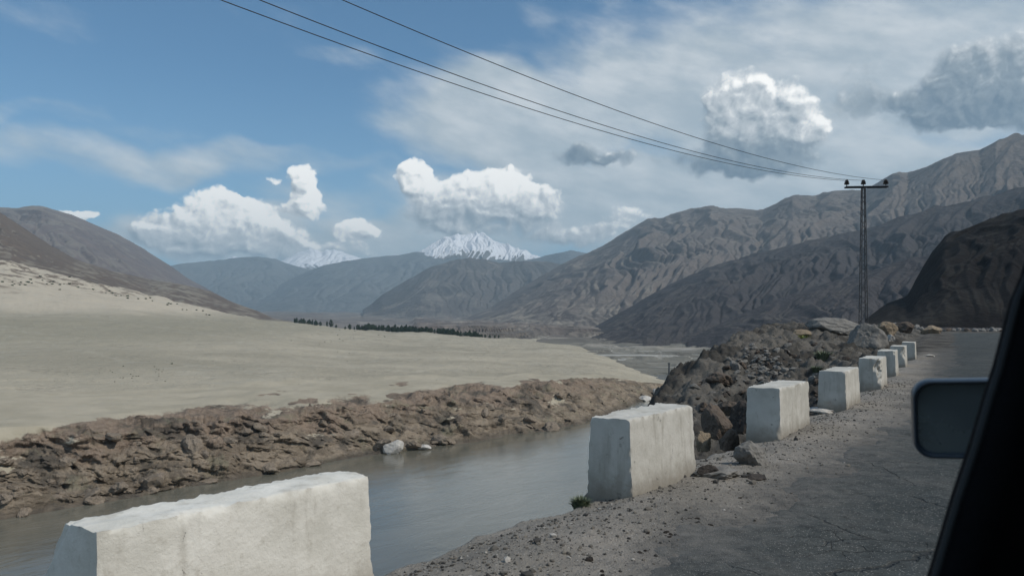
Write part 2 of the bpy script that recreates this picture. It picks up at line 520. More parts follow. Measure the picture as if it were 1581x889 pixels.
def mat_bank():
    m, k = material("bank_rock")
    p = k.pos()
    at_ = k.n('ShaderNodeAttribute', attribute_name="rock").outputs['Fac']
    wv = k.v('ADD', p, k.v('SCALE', k.noise(p, 0.16, 4, 0.6, col=True), scale=5.0))
    bed = k.noise(k.v('MULTIPLY', wv, (0.09, 0.12, 1.1)), 1.0, 6, 0.68)          # bedding in thin layers
    n1 = k.noise(p, 0.085, 5, 0.6)
    n2 = k.noise(p, 0.9, 6, 0.7)
    n3 = k.noise(p, 0.11, 7, 0.7, 0.5)
    z = k.xyz(p)[2]
    x = k.xyz(p)[0]
    col = k.mix(k.ramp(bed, 0.36, 0.62), (0.145, 0.116, 0.086, 1), (0.285, 0.232, 0.175, 1))
    red = k.m('MULTIPLY', k.ramp(k.m('ADD', z, k.m('MULTIPLY', k.m('SUBTRACT', n1, 0.5), 14.0)), -23.5, -19.5), 0.85)
    col = k.mix(red, col, k.mix(k.ramp(n2, 0.35, 0.65), (0.19, 0.142, 0.107, 1), (0.30, 0.232, 0.178, 1)))
    col = k.mix(k.ramp(n3, 0.50, 0.62, 0, 0.85), col, (0.088, 0.078, 0.066, 1))
    col = k.mix(k.ramp(n2, 0.60, 0.70, 0, 0.8), col, (0.052, 0.046, 0.042, 1))
    col = k.mix(k.ramp(k.noise(p, 0.14, 6, 0.68), 0.54, 0.66, 0, 0.6), col, (0.20, 0.185, 0.13, 1))
    wet = k.ramp(k.m('ADD', z, k.m('MULTIPLY', n2, 1.5)), -25.6, -27.3, 0, 0.6)
    col = k.mix(wet, col, (0.055, 0.05, 0.044, 1))
    sand = k.mix(k.ramp(n1, 0.35, 0.65), (0.34, 0.304, 0.232, 1), (0.40, 0.356, 0.276, 1))
    nz = k.xyz(k.n('ShaderNodeNewGeometry').outputs['Normal'])[2]
    patch = k.m('MULTIPLY', k.ramp(k.noise(k.v('MULTIPLY', p, (0.05, 0.05, 0.22)), 1.0, 5, 0.62), 0.56, 0.66), k.ramp(z, -25.5, -22.0, 0, 0.8))
    f = k.ramp(k.m('SUBTRACT', k.m('ADD', at_, k.m('MULTIPLY', k.m('SUBTRACT', n2, 0.5), 0.9)), patch), 0.30, 0.50)
    col = k.mix(f, sand, col)
    h = k.m('ADD', k.m('MULTIPLY', bed, 0.7), k.m('ADD', k.m('MULTIPLY', n2, 0.45), k.m('MULTIPLY', k.noise(p, 3.2, 5, 0.7), 0.2)))
    k.surf(col, 0.97, k.bump(h, 0.9, k.ramp(f, 0, 1, 0.25, 1.0)), 0.06)
    return m


M_bank = mat_bank()


def mat_valley():
    m, k = material("valley_floor")
    p = k.pos()
    w1 = k.v('ADD', p, k.v('SCALE', k.noise(p, 1 / 300.0, 4, col=True), scale=220.0))
    n1 = k.noise(k.v('MULTIPLY', w1, (1 / 260.0, 1 / 420.0, 1 / 40.0)), 1.0, 6, 0.6)
    n2 = k.noise(p, 1 / 60.0, 6, 0.65)
    y = k.xyz(p)[1]
    near = k.mix(k.ramp(n1, 0.4, 0.6), (0.15, 0.145, 0.125, 1), (0.21, 0.20, 0.17, 1))
    far = k.mix(k.ramp(n1, 0.4, 0.6), (0.135, 0.115, 0.105, 1), (0.19, 0.165, 0.145, 1))
    col = k.mix(k.ramp(y, 700, 1600), near, far)
    col = k.mix(k.ramp(n2, 0.52, 0.64, 0, 0.65), col, (0.095, 0.088, 0.08, 1))
    col = k.mix(k.ramp(k.noise(p, 1 / 150.0, 6, 0.65), 0.55, 0.63, 0, 0.8), col, (0.30, 0.275, 0.235, 1))
    bar = k.m('MULTIPLY', k.ramp(y, 1000, 600), k.ramp(k.noise(k.v('MULTIPLY', p, (1 / 120.0, 1 / 22.0, 1)), 1.0, 4, 0.55, 0.4), 0.57, 0.63))
    col = k.mix(k.m('MULTIPLY', bar, 0.85), col, (0.40, 0.39, 0.36, 1))
    k.surf(col, 1.0, k.bump(k.m('MULTIPLY_ADD', n2, 0.6, n1), 14.0), 0.05)
    return m


M_valley = mat_valley()


def mat_water():
    m, k = material("muddy_water")
    p = k.pos()
    q = k.v('MULTIPLY', k.v('ADD', p, k.v('SCALE', k.noise(p, 1 / 16.0, 3, col=True), scale=6.0)), (1.0, 1.0, 0))
    rr = k.n('ShaderNodeVectorRotate', {'Vector': q, 'Angle': math.radians(-52)}, rotation_type='Z_AXIS').outputs[0]
    st = k.v('MULTIPLY', rr, (0.30, 1.0, 1))
    a = k.noise(st, 0.40, 5, 0.6, 0.5)
    b = k.noise(st, 1.9, 4, 0.6)
    c = k.noise(st, 0.07, 4, 0.6)
    foam = k.m('MULTIPLY', k.ramp(a, 0.55, 0.75), k.ramp(c, 0.45, 0.65))
    col = k.mix(k.ramp(c, 0.35, 0.65), (0.125, 0.117, 0.090, 1), (0.160, 0.151, 0.120, 1))
    col = k.mix(k.m('MULTIPLY', foam, 0.35), col, (0.30, 0.30, 0.27, 1))
    h = k.m('ADD', k.m('MULTIPLY', a, 0.5), k.m('MULTIPLY', b, 0.12))
    k.surf(col, k.m('MULTIPLY_ADD', c, 0.16, 0.05), k.bump(h, 0.5, 0.30), 0.5)
    return m


M_water = mat_water()


def mat_ground():
    m, k = material("gravel_verge")
    p = k.pos()
    n1 = k.noise(p, 0.9, 6, 0.6)
    n2 = k.noise(p, 9.0, 6, 0.7)
    n3 = k.noise(p, 45.0, 4, 0.7)
    vc = k.vor(p, 42.0, out='Color')
    vd = k.vor(p, 42.0, out='Distance')
    speck = k.xyz(vc)[0]
    z = k.xyz(p)[2]
    col = k.mix(k.ramp(n1, 0.35, 0.65), (0.225, 0.208, 0.182, 1), (0.300, 0.274, 0.240, 1))
    col = k.mix(k.ramp(n2, 0.50, 0.72, 0, 0.75), col, (0.135, 0.126, 0.114, 1))
    col = k.mix(k.m('MULTIPLY', k.ramp(speck, 0.84, 0.95), k.ramp(vd, 0.5, 0.2)), col, (0.42, 0.40, 0.37, 1))
    col = k.mix(k.m('MULTIPLY', k.ramp(speck, 0.12, 0.05), k.ramp(vd, 0.5, 0.25)), col, (0.045, 0.044, 0.044, 1))
    tarw = k.m('ADD', k.m('SUBTRACT', k.v('DOT_PRODUCT', p, (LX, LY, 0)), k.m('MULTIPLY', k.ramp(k.v('DOT_PRODUCT', p, (UX, UY, 0)), 17, 110, 0, 11, False), 1.0)), k.m('MULTIPLY', k.m('SUBTRACT', k.noise(p, 1.0, 8, 0.75), 0.5), 3.0))
    col = k.mix(k.ramp(tarw, 3.35, 1.9, 0, 0.85), col, k.mix(k.ramp(n2, 0.4, 0.65), (0.088, 0.088, 0.085, 1), (0.060, 0.062, 0.062, 1)))
    # tumbled slope and knoll: browner rock, darkened to stand in for shade
    s_ = k.v('DOT_PRODUCT', p, (UX, UY, 0))
    t_ = k.v('DOT_PRODUCT', p, (LX, LY, 0))
    slope = k.ramp(k.m('ADD', z, k.m('MULTIPLY', k.m('SUBTRACT', n1, 0.5), 0.8)), -0.25, -0.7)
    knoll = k.m('MULTIPLY', k.ramp(k.m('ADD', t_, k.m('MULTIPLY', k.m('SUBTRACT', n1, 0.5), 3.0)), 5.6, 7.4), k.ramp(s_, 26, 30))
    brown = k.mix(k.ramp(k.noise(p, 0.35, 5, 0.6), 0.42, 0.6), (0.058, 0.054, 0.048, 1), (0.135, 0.125, 0.110, 1))
    brown = k.mix(k.ramp(n2, 0.5, 0.7), brown, (0.030, 0.028, 0.026, 1))
    col = k.mix(k.m('MAXIMUM', slope, knoll), col, brown)
    h = k.m('ADD', k.m('MULTIPLY', n2, 0.9), k.m('ADD', k.m('MULTIPLY', n3, 0.34), k.m('MULTIPLY', k.ramp(vd, 0.5, 0.0), k.m('MULTIPLY', speck, 0.22))))
    k.surf(col, 0.95, k.bump(h, 0.05, 1.0), 0.12)
    return m


M_ground = mat_ground()


def mat_asphalt():
    m, k = material("worn_asphalt")
    p = k.pos()
    n1 = k.noise(p, 0.55, 5, 0.6)
    n2 = k.noise(p, 6.0, 5, 0.7)
    vc = k.vor(p, 60.0, out='Color')
    vd = k.vor(p, 60.0, out='Distance')
    speck = k.xyz(vc)[0]
    col = k.mix(k.ramp(n1, 0.35, 0.68), (0.038, 0.045, 0.045, 1), (0.060, 0.066, 0.064, 1))
    col = k.mix(k.ramp(n2, 0.45, 0.66, 0, 0.8), col, (0.028, 0.032, 0.032, 1))
    col = k.mix(k.ramp(k.noise(p, 17.0, 5, 0.75), 0.54, 0.68, 0, 0.7), col, (0.105, 0.106, 0.10, 1))
    col = k.mix(k.m('MULTIPLY', k.ramp(speck, 0.66, 0.92), k.ramp(vd, 0.5, 0.2, 0, 1.0)), col, (0.27, 0.265, 0.25, 1))
    # cracks
    wp = k.v('ADD', p, k.v('SCALE', k.noise(p, 1.6, 4, 0.6, col=True), scale=0.55))
    wp = k.v('MULTIPLY', wp, (1, 1, 0))
    cd = k.vor(wp, 0.42, feature='DISTANCE_TO_EDGE')
    cd2 = k.vor(wp, 1.7, feature='DISTANCE_TO_EDGE')
    ck = k.m('MULTIPLY', k.ramp(cd, 0.006, 0.001), k.ramp(k.noise(p, 0.8, 3), 0.46, 0.56))
    ck2 = k.m('MULTIPLY', k.ramp(cd2, 0.010, 0.002), k.ramp(k.noise(p, 0.5, 3), 0.54, 0.62))
    ck = k.m('MAXIMUM', ck, ck2)
    col = k.mix(k.m('MULTIPLY', ck, 0.5), col, (0.022, 0.022, 0.022, 1))
    # dust blown in over the worn parts
    du = k.m('MAXIMUM', k.ramp(k.noise(p, 0.35, 6, 0.7), 0.52, 0.76, 0, 0.40), k.ramp(k.m('ADD', k.m('SUBTRACT', k.v('DOT_PRODUCT', p, (LX, LY, 0)), k.m('MULTIPLY', k.ramp(k.v('DOT_PRODUCT', p, (UX, UY, 0)), 17, 110, 0, 11, False), 1.0)), k.m('MULTIPLY', k.m('SUBTRACT', k.noise(p, 1.3, 8, 0.78), 0.5), 3.4)), 1.3, 3.3, 0, 0.9))
    col = k.mix(du, col, k.mix(k.ramp(n2, 0.4, 0.65), (0.165, 0.156, 0.142, 1), (0.115, 0.110, 0.102, 1)))
    h = k.m('SUBTRACT', k.m('ADD', k.m('MULTIPLY', n2, 0.45), k.m('MULTIPLY', k.ramp(vd, 0.5, 0.0), 0.3)), k.m('MULTIPLY', ck, 1.0))
    k.surf(col, 0.88, k.bump(h, 0.022, 1.0), 0.2)
    return m


M_asphalt = mat_asphalt()


def mat_paint(dirt, chips):
    m, k = material("whitewashed_concrete")
    p = k.obj()
    g = k.pos()
    n1 = k.noise(g, 2.2, 6, 0.65)
    n2 = k.noise(g, 11.0, 6, 0.7)
    n3 = k.noise(k.v('MULTIPLY', g, (6, 6, 0.9)), 1.0, 5, 0.6)
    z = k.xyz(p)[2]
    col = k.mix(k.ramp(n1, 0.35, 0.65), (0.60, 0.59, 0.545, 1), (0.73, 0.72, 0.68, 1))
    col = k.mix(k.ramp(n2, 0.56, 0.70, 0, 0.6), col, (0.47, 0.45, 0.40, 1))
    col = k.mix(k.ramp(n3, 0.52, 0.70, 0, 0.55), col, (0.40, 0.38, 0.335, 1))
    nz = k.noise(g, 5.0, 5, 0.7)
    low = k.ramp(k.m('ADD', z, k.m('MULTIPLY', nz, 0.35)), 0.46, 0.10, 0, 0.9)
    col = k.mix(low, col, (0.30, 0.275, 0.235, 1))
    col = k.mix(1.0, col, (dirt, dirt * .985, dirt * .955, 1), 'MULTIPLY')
    # chipped paint
    chip = k.m('MULTIPLY', k.ramp(k.noise(g, 6.0, 8, 0.74), chips, chips + 0.03), 0.65)
    col = k.mix(chip, col, (0.25, 0.24, 0.22, 1))
    h = k.m('ADD', k.m('MULTIPLY', n2, 0.5), k.m('MULTIPLY', k.noise(g, 34.0, 4, 0.7), 0.22))
    k.surf(col, 0.85, k.bump(k.m('SUBTRACT', h, k.m('MULTIPLY', chip, 0.3)), 0.018, 1.0), 0.15)
    return m


M_paint = mat_paint(1.0, 0.66)
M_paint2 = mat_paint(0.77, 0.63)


def plain(name, col, rough=0.6, spec=0.3, metal=0.0, noise=0.25, scale=8.0):
    m, k = material(name)
    p = k.obj()
    n = k.noise(p, scale, 5, 0.6)
    c = k.mix(k.ramp(n, 0.3, 0.7), tuple(x * (1 - noise) for x in col), tuple(min(1, x * (1 + noise)) for x in col))
    k.surf(c, rough, k.bump(n, 0.003, 0.5), spec, metal)
    return m


M_steel = plain("weathered_steel", (0.075, 0.08, 0.085), 0.6, 0.3, 0.3)
M_porc = plain("dark_porcelain", (0.035, 0.028, 0.025), 0.3, 0.5)
M_wire = plain("cable_metal", (0.05, 0.05, 0.052), 0.5, 0.4, 0.4)
M_black = plain("black_trim", (0.004, 0.0045, 0.0055), 0.9, 0.06)
M_housing = plain("mirror_housing", (0.032, 0.045, 0.060), 0.32, 0.5)
M_leaf = plain("green_leaf", (0.10, 0.13, 0.06), 0.7, 0.2, noise=0.5, scale=6)
M_leafy = plain("yellow_green_leaf", (0.24, 0.28, 0.09), 0.7, 0.2, noise=0.4, scale=6)
M_leafd = plain("grey_green_leaf", (0.13, 0.155, 0.10), 0.7, 0.2, noise=0.4, scale=6)
M_tree = plain("poplar_leaf", (0.035, 0.055, 0.030), 0.8, 0.15, noise=0.5, scale=0.7)
M_bark = plain("bark", (0.09, 0.07, 0.055), 0.9, 0.1)
M_white = plain("white_render", (0.70, 0.68, 0.64), 0.9, 0.1)
M_mud = plain("mud_render", (0.32, 0.27, 0.21), 0.95, 0.1)

mg, kg = material("mirror_glass")
kg.surf((0.26, 0.30, 0.31), kg.ramp(kg.noise(kg.obj(), 14.0, 5, 0.6), 0.3, 0.7, 0.16, 0.30), None, 0.5, 0.6)
M_glass = mg


# ---------------------------------------------------------------- terrain: near ground
S_TB = [-60, 0, 7, 12, 17, 22.7, 27.7, 33.7, 40.6, 55, 69, 108, 150]
T_TB = [3.95, 3.88, 3.67, 3.68, 3.80, 4.14, 4.64, 5.29, 5.97, 7.8, 9.8, 14.6, 20.0]


def t_block(s):
    return np.interp(s, S_TB, T_TB)


def t_crest(s):
    return np.interp(s, [-60, 9.5, 11, 13, 16, 23, 28, 32, 50, 60, 80, 110, 130, 150], [0, 0, .1, .8, 2.2, 5.2, 7.6, 9.8, 8.8, 8.5, 10, 9, 7, 7]) + t_block(s) + 0.42


def z_crest(s):
    return np.interp(s, [-60, 9.5, 11, 13, 18, 23, 28, 32, 36, 41, 48, 54, 62, 80, 100, 115, 130, 150],
                     [0, 0, -.3, -1.0, -1.9, -2.0, -2.0, -1.75, -.6, .35, 1.3, 1.5, 1.35, .9, .7, .9, 1.0, 1.0])


def near_z(s, t, detail=True):
    x, y = W(s, t)
    tb = t_block(s)
    te = tb + 0.46 + 0.16 * fbm(s * 0.9, s * 0 + 3.3, 3, 5)
    tcr = np.maximum(t_crest(s) + np.interp(s, [0, 9, 14, 25], [0, 0, .25, .6]) * fbm(s * 0.22, s * 0 + 1.3, 3, 9), te + 0.02)
    zc = z_crest(s)
    f = np.clip((t - te) / np.maximum(tcr - te, 0.05), 0, 1)
    bench = zc * sstep(0.0, 0.75, f ** 0.75)
    bench = bench - np.interp(s, [10, 13, 18, 27, 34, 40], [0, .6, 1.0, .8, .25, 0]) * sstep(0.0, 0.25, f) * (1 - sstep(0.45, 1.0, f))
    fall = np.maximum(t - tcr, 0)
    z = np.where(t < te, 0.0, bench) - fall * 1.4
    # tumbled rock beyond the edge
    r = sstep(te - 0.02, te + 1.2, t)
    f1, f2, idv = worley(x * 0.55, y * 0.55, 3)
    g1, g2, idw = worley(x * 1.7, y * 1.7, 8)
    h1, h2, idh = worley(x * 4.2, y * 4.2, 13)
    rough = 0.12 * (np.clip(h2 - h1, 0, .5) * 1.6 - .25) * (0.3 + idh) + 0.42 * (np.clip(f2 - f1, 0, 0.5) * 1.6 - 0.25) * (0.4 + idv) + 0.34 * (np.clip(g2 - g1, 0, .5) * 1.6 - .25) * (0.4 + idw)
    bigr = 1.0 * fbm(x * 0.16, y * 0.16, 4, 21)
    amp = np.interp(s, [0, 8.5, 11, 14, 25, 45, 70, 120], [.10, .10, .22, .5, .6, .5, .45, .35])
    z = z + r * amp * (rough + 0.36 * bigr + 0.34 * fbm(x * 0.9, y * 0.9, 5, 33, 0.6) + 0.30 * (ridged(x * 0.5, y * 0.5, 4, 35) - 0.8))
    if detail:
        flat = 1 - r
        z = z + flat * (0.030 * fbm(x * 0.7, y * 0.7, 3, 40) + 0.010 * fbm(x * 4.0, y * 4.0, 4, 44))
        z = z - 0.07 * sstep(te - 0.5, te, t) * flat
        # dusty ridge along the block row
        z = z + flat * 0.03 * np.exp(-((t - (tb - 0.35)) / 0.35) ** 2)
    # unseen hillside across the road, made steep to shade the far bend
    h = np.maximum(-t - np.interp(s, [-60, 80, 96, 150], [9, 9, 12, 34]), 0)
    z = z + np.minimum(h * 1.1, 26) + np.where(h > 0, 0.6 * fbm(x * 0.3, y * 0.3, 4, 51), 0)
    return z


def nonuni(parts):
    out = []
    for a, b, n in parts:
        out.append(np.linspace(a, b, n, endpoint=False))
    out.append([parts[-1][1]])
    return np.concatenate(out)


s_ax = nonuni([(-26, -4, 30), (-4, 2, 40), (2, 14, 300), (14, 26, 190), (26, 44, 190), (44, 75, 170), (75, 150, 130)])
t_ax = nonuni([(-60, -14, 16), (-14, -2, 30), (-2, 5.2, 210), (5.2, 18, 190), (18, 30, 60), (30, 62, 32)])
S, T = np.meshgrid(s_ax, t_ax, indexing='ij')
XX, YY = W(S, T)
ground = grid("ground", XX, YY, near_z(S, T), M_ground)
tag(ground, "grey gravel verge and rubble slope beside the road", "ground", kind='structure')


def gz(x, y):
    s, t = ST(np.asarray([x], float), np.asarray([y], float))
    return float(near_z(s, t)[0])


# asphalt: a thin sheet with a broken left edge, dipping under the gravel where it ends
s_a = nonuni([(-26, 0, 40), (0, 16, 330), (16, 34, 200), (34, 60, 150), (60, 128, 130)])
q_a = np.linspace(0, 1, 190) ** 1.0
SA, QA = np.meshgrid(s_a, q_a, indexing='ij')
tl = t_block(SA) - 0.62 + np.interp(SA, [0, 30, 60, 120], [0, -.2, -1.0, -2.0])
tr_ = np.interp(SA, [-60, 80, 96, 150], [-5.5, -5.5, -9, -30])
TA = tl + (tr_ - tl) * QA ** 1.7
xa, ya = W(SA, TA)
edge = t_block(SA) - 1.12 + np.interp(SA, [0, 30, 60, 120], [0, -.2, -1.0, -2.0])
ragged = 0.42 * fbm(xa * 0.55, ya * 0.55, 4, 61, 0.6) + 0.10 * fbm(xa * 5, ya * 5, 3, 66)
inside = sstep(-0.22, 0.22, edge + ragged - TA)
base = near_z(SA, TA)
ZA = base - 0.03 + inside * (0.048 + 0.004 * fbm(xa * 3, ya * 3, 3, 70))
ZA = np.where(TA > t_block(SA) - 0.66, base - 0.06, ZA)
road = grid("road", xa, ya, ZA, M_asphalt)
tag(road, "cracked dusty asphalt road running away past the white blocks", "road", kind='structure')

# ---------------------------------------------------------------- terrain: river, far bank, valley
RZ = -28.0
river = mesh_obj("river", [(-2500, -900, RZ), (2200, -900, RZ), (2200, 2600, RZ), (-2500, 2600, RZ)], [(0, 1, 2, 3)], M_water)
tag(river, "broad muddy grey river below the road", "river", kind='structure')

# per view column: distance of the waterline, then (distance, height in frame) down the land behind it
COLS = [
    (-420, 96, [(112, 690), (200, 600), (400, 515), (760, 462), (1000, 390), (1500, 385)]),
    (-150, 107, [(121, 675), (210, 588), (410, 520), (755, 474), (1050, 391), (1500, 388)]),
    (0, 115.8, [(130, 660), (220, 582), (420, 526), (750, 482), (1100, 401), (1500, 396)]),
    (200, 129.5, [(145, 651), (240, 582), (450, 527), (800, 488), (1150, 453), (1500, 448)]),
    (300, 138, [(152, 648), (250, 580), (480, 527), (900, 492), (1200, 477), (1600, 474)]),
    (430, 152, [(166, 634), (280, 571), (550, 526), (1100, 498), (1300, 497), (1800, 503)]),
    (560, 169.8, [(186, 620), (300, 575), (600, 535), (1150, 509), (1250, 512), (1800, 516)]),
    (700, 184.6, [(208, 606), (330, 571), (600, 540), (1050, 519), (1150, 524), (1800, 516)]),
    (850, 208, [(240, 594), (350, 570), (520, 548), (800, 528), (900, 533), (1800, 516)]),
    (920, 228, [(275, 585), (360, 571), (480, 556), (620, 545), (700, 549), (1800, 516)]),
    (985, 268.7, [(310, 591), (360, 582), (410, 576), (450, 573), (490, 576), (1800, 517)]),
    (1035, 335, [(345, 595), (362, 594), (375, 593), (392, 592), (410, 594), (1800, 517)]),
    (1075, 380, [(384, 588), (388, 588.5), (392, 588), (396, 588), (402, 588), (1800, 519)]),
]
cpx = np.array([c[0] for c in COLS], float)
cd = np.array([[c[1]] + [a for a, b in c[2]] for c in COLS], float)
cz = np.array([[RZ - 0.6] + [EYE + (HY - b) / FPX * a for a, b in c[2]] for c in COLS], float)


def smooth_interp(x, xp, fp):
    return np.interp(x, xp, fp)


pxs = np.linspace(-420, 1075, 900)
# radial samples: dense on the bank
qs = np.concatenate([np.linspace(-0.35, 0, 12, endpoint=False), np.linspace(0, 1, 130, endpoint=False), np.linspace(1, 2, 90, endpoint=False), np.linspace(2, 3, 50, endpoint=False),
                     np.linspace(3, 4, 50, endpoint=False), np.linspace(4, 5, 30, endpoint=False), np.linspace(5, 6, 14)])
PX, Q = np.meshgrid(pxs, qs, indexing='ij')
ker = np.ones(41) / 41.0


def col_interp(arr):
    out = np.zeros((len(pxs), arr.shape[1]))
    for j in range(arr.shape[1]):
        y = np.interp(pxs, cpx, arr[:, j])
        y = np.convolve(np.pad(y, 20, mode='reflect', reflect_type='odd'), ker, 'valid')
        out[:, j] = y
    return out


Dk, Zk = col_interp(cd), col_interp(cz)
Dg = np.zeros_like(PX)
Zg = np.zeros_like(PX)
xk = np.arange(7)
for i in range(len(pxs)):
    Dg[i] = np.interp(qs, xk, Dk[i])
    Zg[i] = np.interp(qs, xk, Zk[i])
Dg = np.where(Q < 0, Dk[:, :1] + Q * 40, Dg)
Zg = np.where(Q < 0, RZ - 0.6 + Q * 26, Zg)
# soften the corners of the inland profile
for _ in range(3):
    Zs = Zg.copy()
    Zs[:, 1:-1] = (Zg[:, :-2] + 2 * Zg[:, 1:-1] + Zg[:, 2:]) / 4
    Zg = np.where(Q > 1.25, Zs, Zg)
shape = sstep(0, 1, Q)
Xf = (PX - CX) / FPX * Dg
Yf = Dg
# meander of the edges
along = PX * 0.15
bankh = (Zk[:, 1:2] - RZ)
# lifting the bank in a bulging rocky profile
Zb = RZ - 0.6 + (bankh + 0.6) * (np.clip(Q, 0, 1) ** 0.85)
Zg = np.where((Q >= 0) & (Q <= 1), Zb, Zg)
f1, f2, idv = worley(Xf / 7.0 + 0.3 * fbm(Xf / 9, Yf / 9, 2, 3), Yf / 9.0, 11)
g1, g2, idw = worley(Xf / 2.4 + 0.3 * fbm(Xf / 3, Yf / 3, 2, 5), Yf / 3.0 + Zg / 4, 12)
wx, wy = Xf + 4 * fbm(Xf / 14, Yf / 14, 3, 61), Yf + 4 * fbm(Xf / 14 + 9, Yf / 14, 3, 62)
blk = 0.9 * (np.clip(f2 - f1, 0, .6) - .2) * (0.4 + 1.2 * idv) + 0.6 * (np.clip(g2 - g1, 0, .6) - .16) * (0.4 + 1.2 * idw)
blk = blk + 1.7 * fbm(Xf / 24.0, Yf / 18.0, 4, 14, 0.55) + 1.3 * (ridged((wx + 0.6 * wy) / 15.0, (wy - .6 * wx) / 12.0, 5, 15, 0.55) - .8)
inl = 0.92 + 0.36 * fbm(Xf / 40.0, Yf * 0, 4, 77) + np.interp(PX, [0, 300, 480, 640, 800, 900, 985, 1035], [0, 0, .10, .22, .25, .35, .45, .3])
msk = sstep(-0.05, 0.22, Q) * (1 - sstep(inl - 0.15, inl + 0.12, Q))
hscale = np.interp(PX, [-420, 300, 700, 900, 985, 1040, 1075], [1, 1, .85, .72, .5, .2, .05])
Zg = Zg + msk * hscale * (blk - 1.1)
# beds standing out as ledges: the face steps towards the river
hq = Zg / 2.3 + 0.022 * Xf + 0.9 * fbm(wx / 26.0, wy / 26.0, 3, 63)
fr = hq - np.floor(hq)
ledge = sstep(0.0, 0.25, fr) * (1 - sstep(0.55, 1.0, fr)) * (0.5 + 0.8 * fbm(wx / 9.0, np.floor(hq) * 3.1, 2, 64))
push = msk * hscale * (0.32 * ledge + 1.2 * fbm(wx / 7.0, Zg / 4.2 + wy / 9.0, 5, 65, 0.62) + 0.4 * fbm(Xf / 2.0, Zg / 1.4 + Yf / 3.0, 4, 165, 0.6) + 1.4 * (ridged(wx / 13.0 + Zg / 16.0, Zg / 12.0, 4, 66, 0.6) - 0.7)) * sstep(-0.02, 0.12, Q)
Dg = Dg - push
Xf, Yf = (PX - CX) / FPX * Dg, Dg
rockm = np.clip(msk * 1.15 + 0.10 * fbm(Xf / 5.0, Yf / 7.0, 4, 67) + 0.55 * sstep(0.35, 0.62, fbm(Xf / 13.0, Yf / 22.0, 4, 68)) * (Q > 0.9) * (1 - sstep(1.35, 1.6, Q)) * sstep(280, 400, PX), 0, 1)
rockm = np.where(Q < 0.6, 1.0, rockm)
# low undulation of the sand
sandm = sstep(1.1, 1.6, Q)
Zg = Zg + sandm * ((0.0030 * Dg) * fbm(Xf / 75.0, Yf / 110.0, 5, 90) + 0.45 * (ridged(Xf / 60.0 + 0.5 * fbm(Xf / 50, Yf / 50, 2, 96), Yf / 34.0, 3, 97) - .7)) + (1 - msk) * sstep(0.9, 1.1, Q) * 0.25 * fbm(Xf / 9.0, Yf / 14.0, 4, 92)
Zg = Zg + sstep(4.2, 5.2, Q) * sstep(420, 300, PX) * 5.0 * fbm(Xf / 70.0, Yf / 70.0, 5, 95)
# split: rocky bank sheet and sand sheet share the same surface but not the same faces
jb = int(np.searchsorted(qs, 1.62))
bank = grid("river_bank", Xf[:, :jb + 1], Yf[:, :jb + 1], Zg[:, :jb + 1], M_bank)
_a = bank.data.attributes.new("rock", 'FLOAT', 'POINT')
_a.data.foreach_set('value', np.ascontiguousarray(rockm[:, :jb + 1], np.float32).ravel())
tag(bank, "rugged brown rock bank along the far side of the river", "river bank", kind='structure')
plain_o = grid("sand_plain", Xf[:, jb:], Yf[:, jb:], Zg[:, jb:], M_sand)
tag(plain_o, "wide grey sand plain rising to a pale dune", "sand", kind='structure')
BANK = (Xf, Yf, Zg, Q, PX)


# valley floor beyond
VC = [(-500, [(1400, 460), (2500, 470), (5000, 470), (9000, 468), (16000, 466)]),
      (300, [(1500, 515), (2500, 508), (5000, 490), (9000, 478), (16000, 472)]),
      (430, [(1500, 514), (2500, 503), (4000, 490), (9000, 478), (16000, 472)]),
      (560, [(1500, 516), (2500, 508), (4000, 496), (9000, 479), (16000, 473)]),
      (700, [(1250, 521), (2200, 510), (4000, 498), (9000, 482), (16000, 474)]),
      (850, [(420, 580), (1000, 527), (2600, 506), (5000, 492), (16000, 474)]),
      (950, [(400, 584.7), (600, 552.3), (1500, 520), (3000, 505), (16000, 474)]),
      (1050, [(420, 580.3), (520, 562.3), (1100, 527), (2500, 512), (16000, 474)]),
      (1200, [(420, 580.3), (560, 558), (1000, 529.6), (2500, 512), (16000, 474)]),
      (1500, [(420, 580.3), (560, 558), (1000, 529.6), (2500, 512), (16000, 474)])]
vpx = np.array([c[0] for c in VC], float)
vd = np.array([[a for a, b in c[1]] for c in VC], float)
vz = np.array([[EYE + (HY - b) / FPX * a for a, b in c[1]] for c in VC], float)
pv_ = np.linspace(-500, 1500, 420)
qv = np.linspace(0, 4, 220)
PV, QV = np.meshgrid(pv_, qv, indexing='ij')
DV, ZV = np.zeros_like(PV), np.zeros_like(PV)
for i, p_ in enumerate(pv_):
    DV[i] = np.interp(qv, np.arange(5), [np.interp(p_, vpx, vd[:, j]) for j in range(5)])
    ZV[i] = np.interp(qv, np.arange(5), [np.interp(p_, vpx, vz[:, j]) for j in range(5)])
XV, YV = (PV - CX) / FPX * DV, DV
ZV = ZV + np.clip((DV - 800) / 4000, 0, 1) * 14 * fbm(XV / 300.0, YV / 400.0, 5, 101)
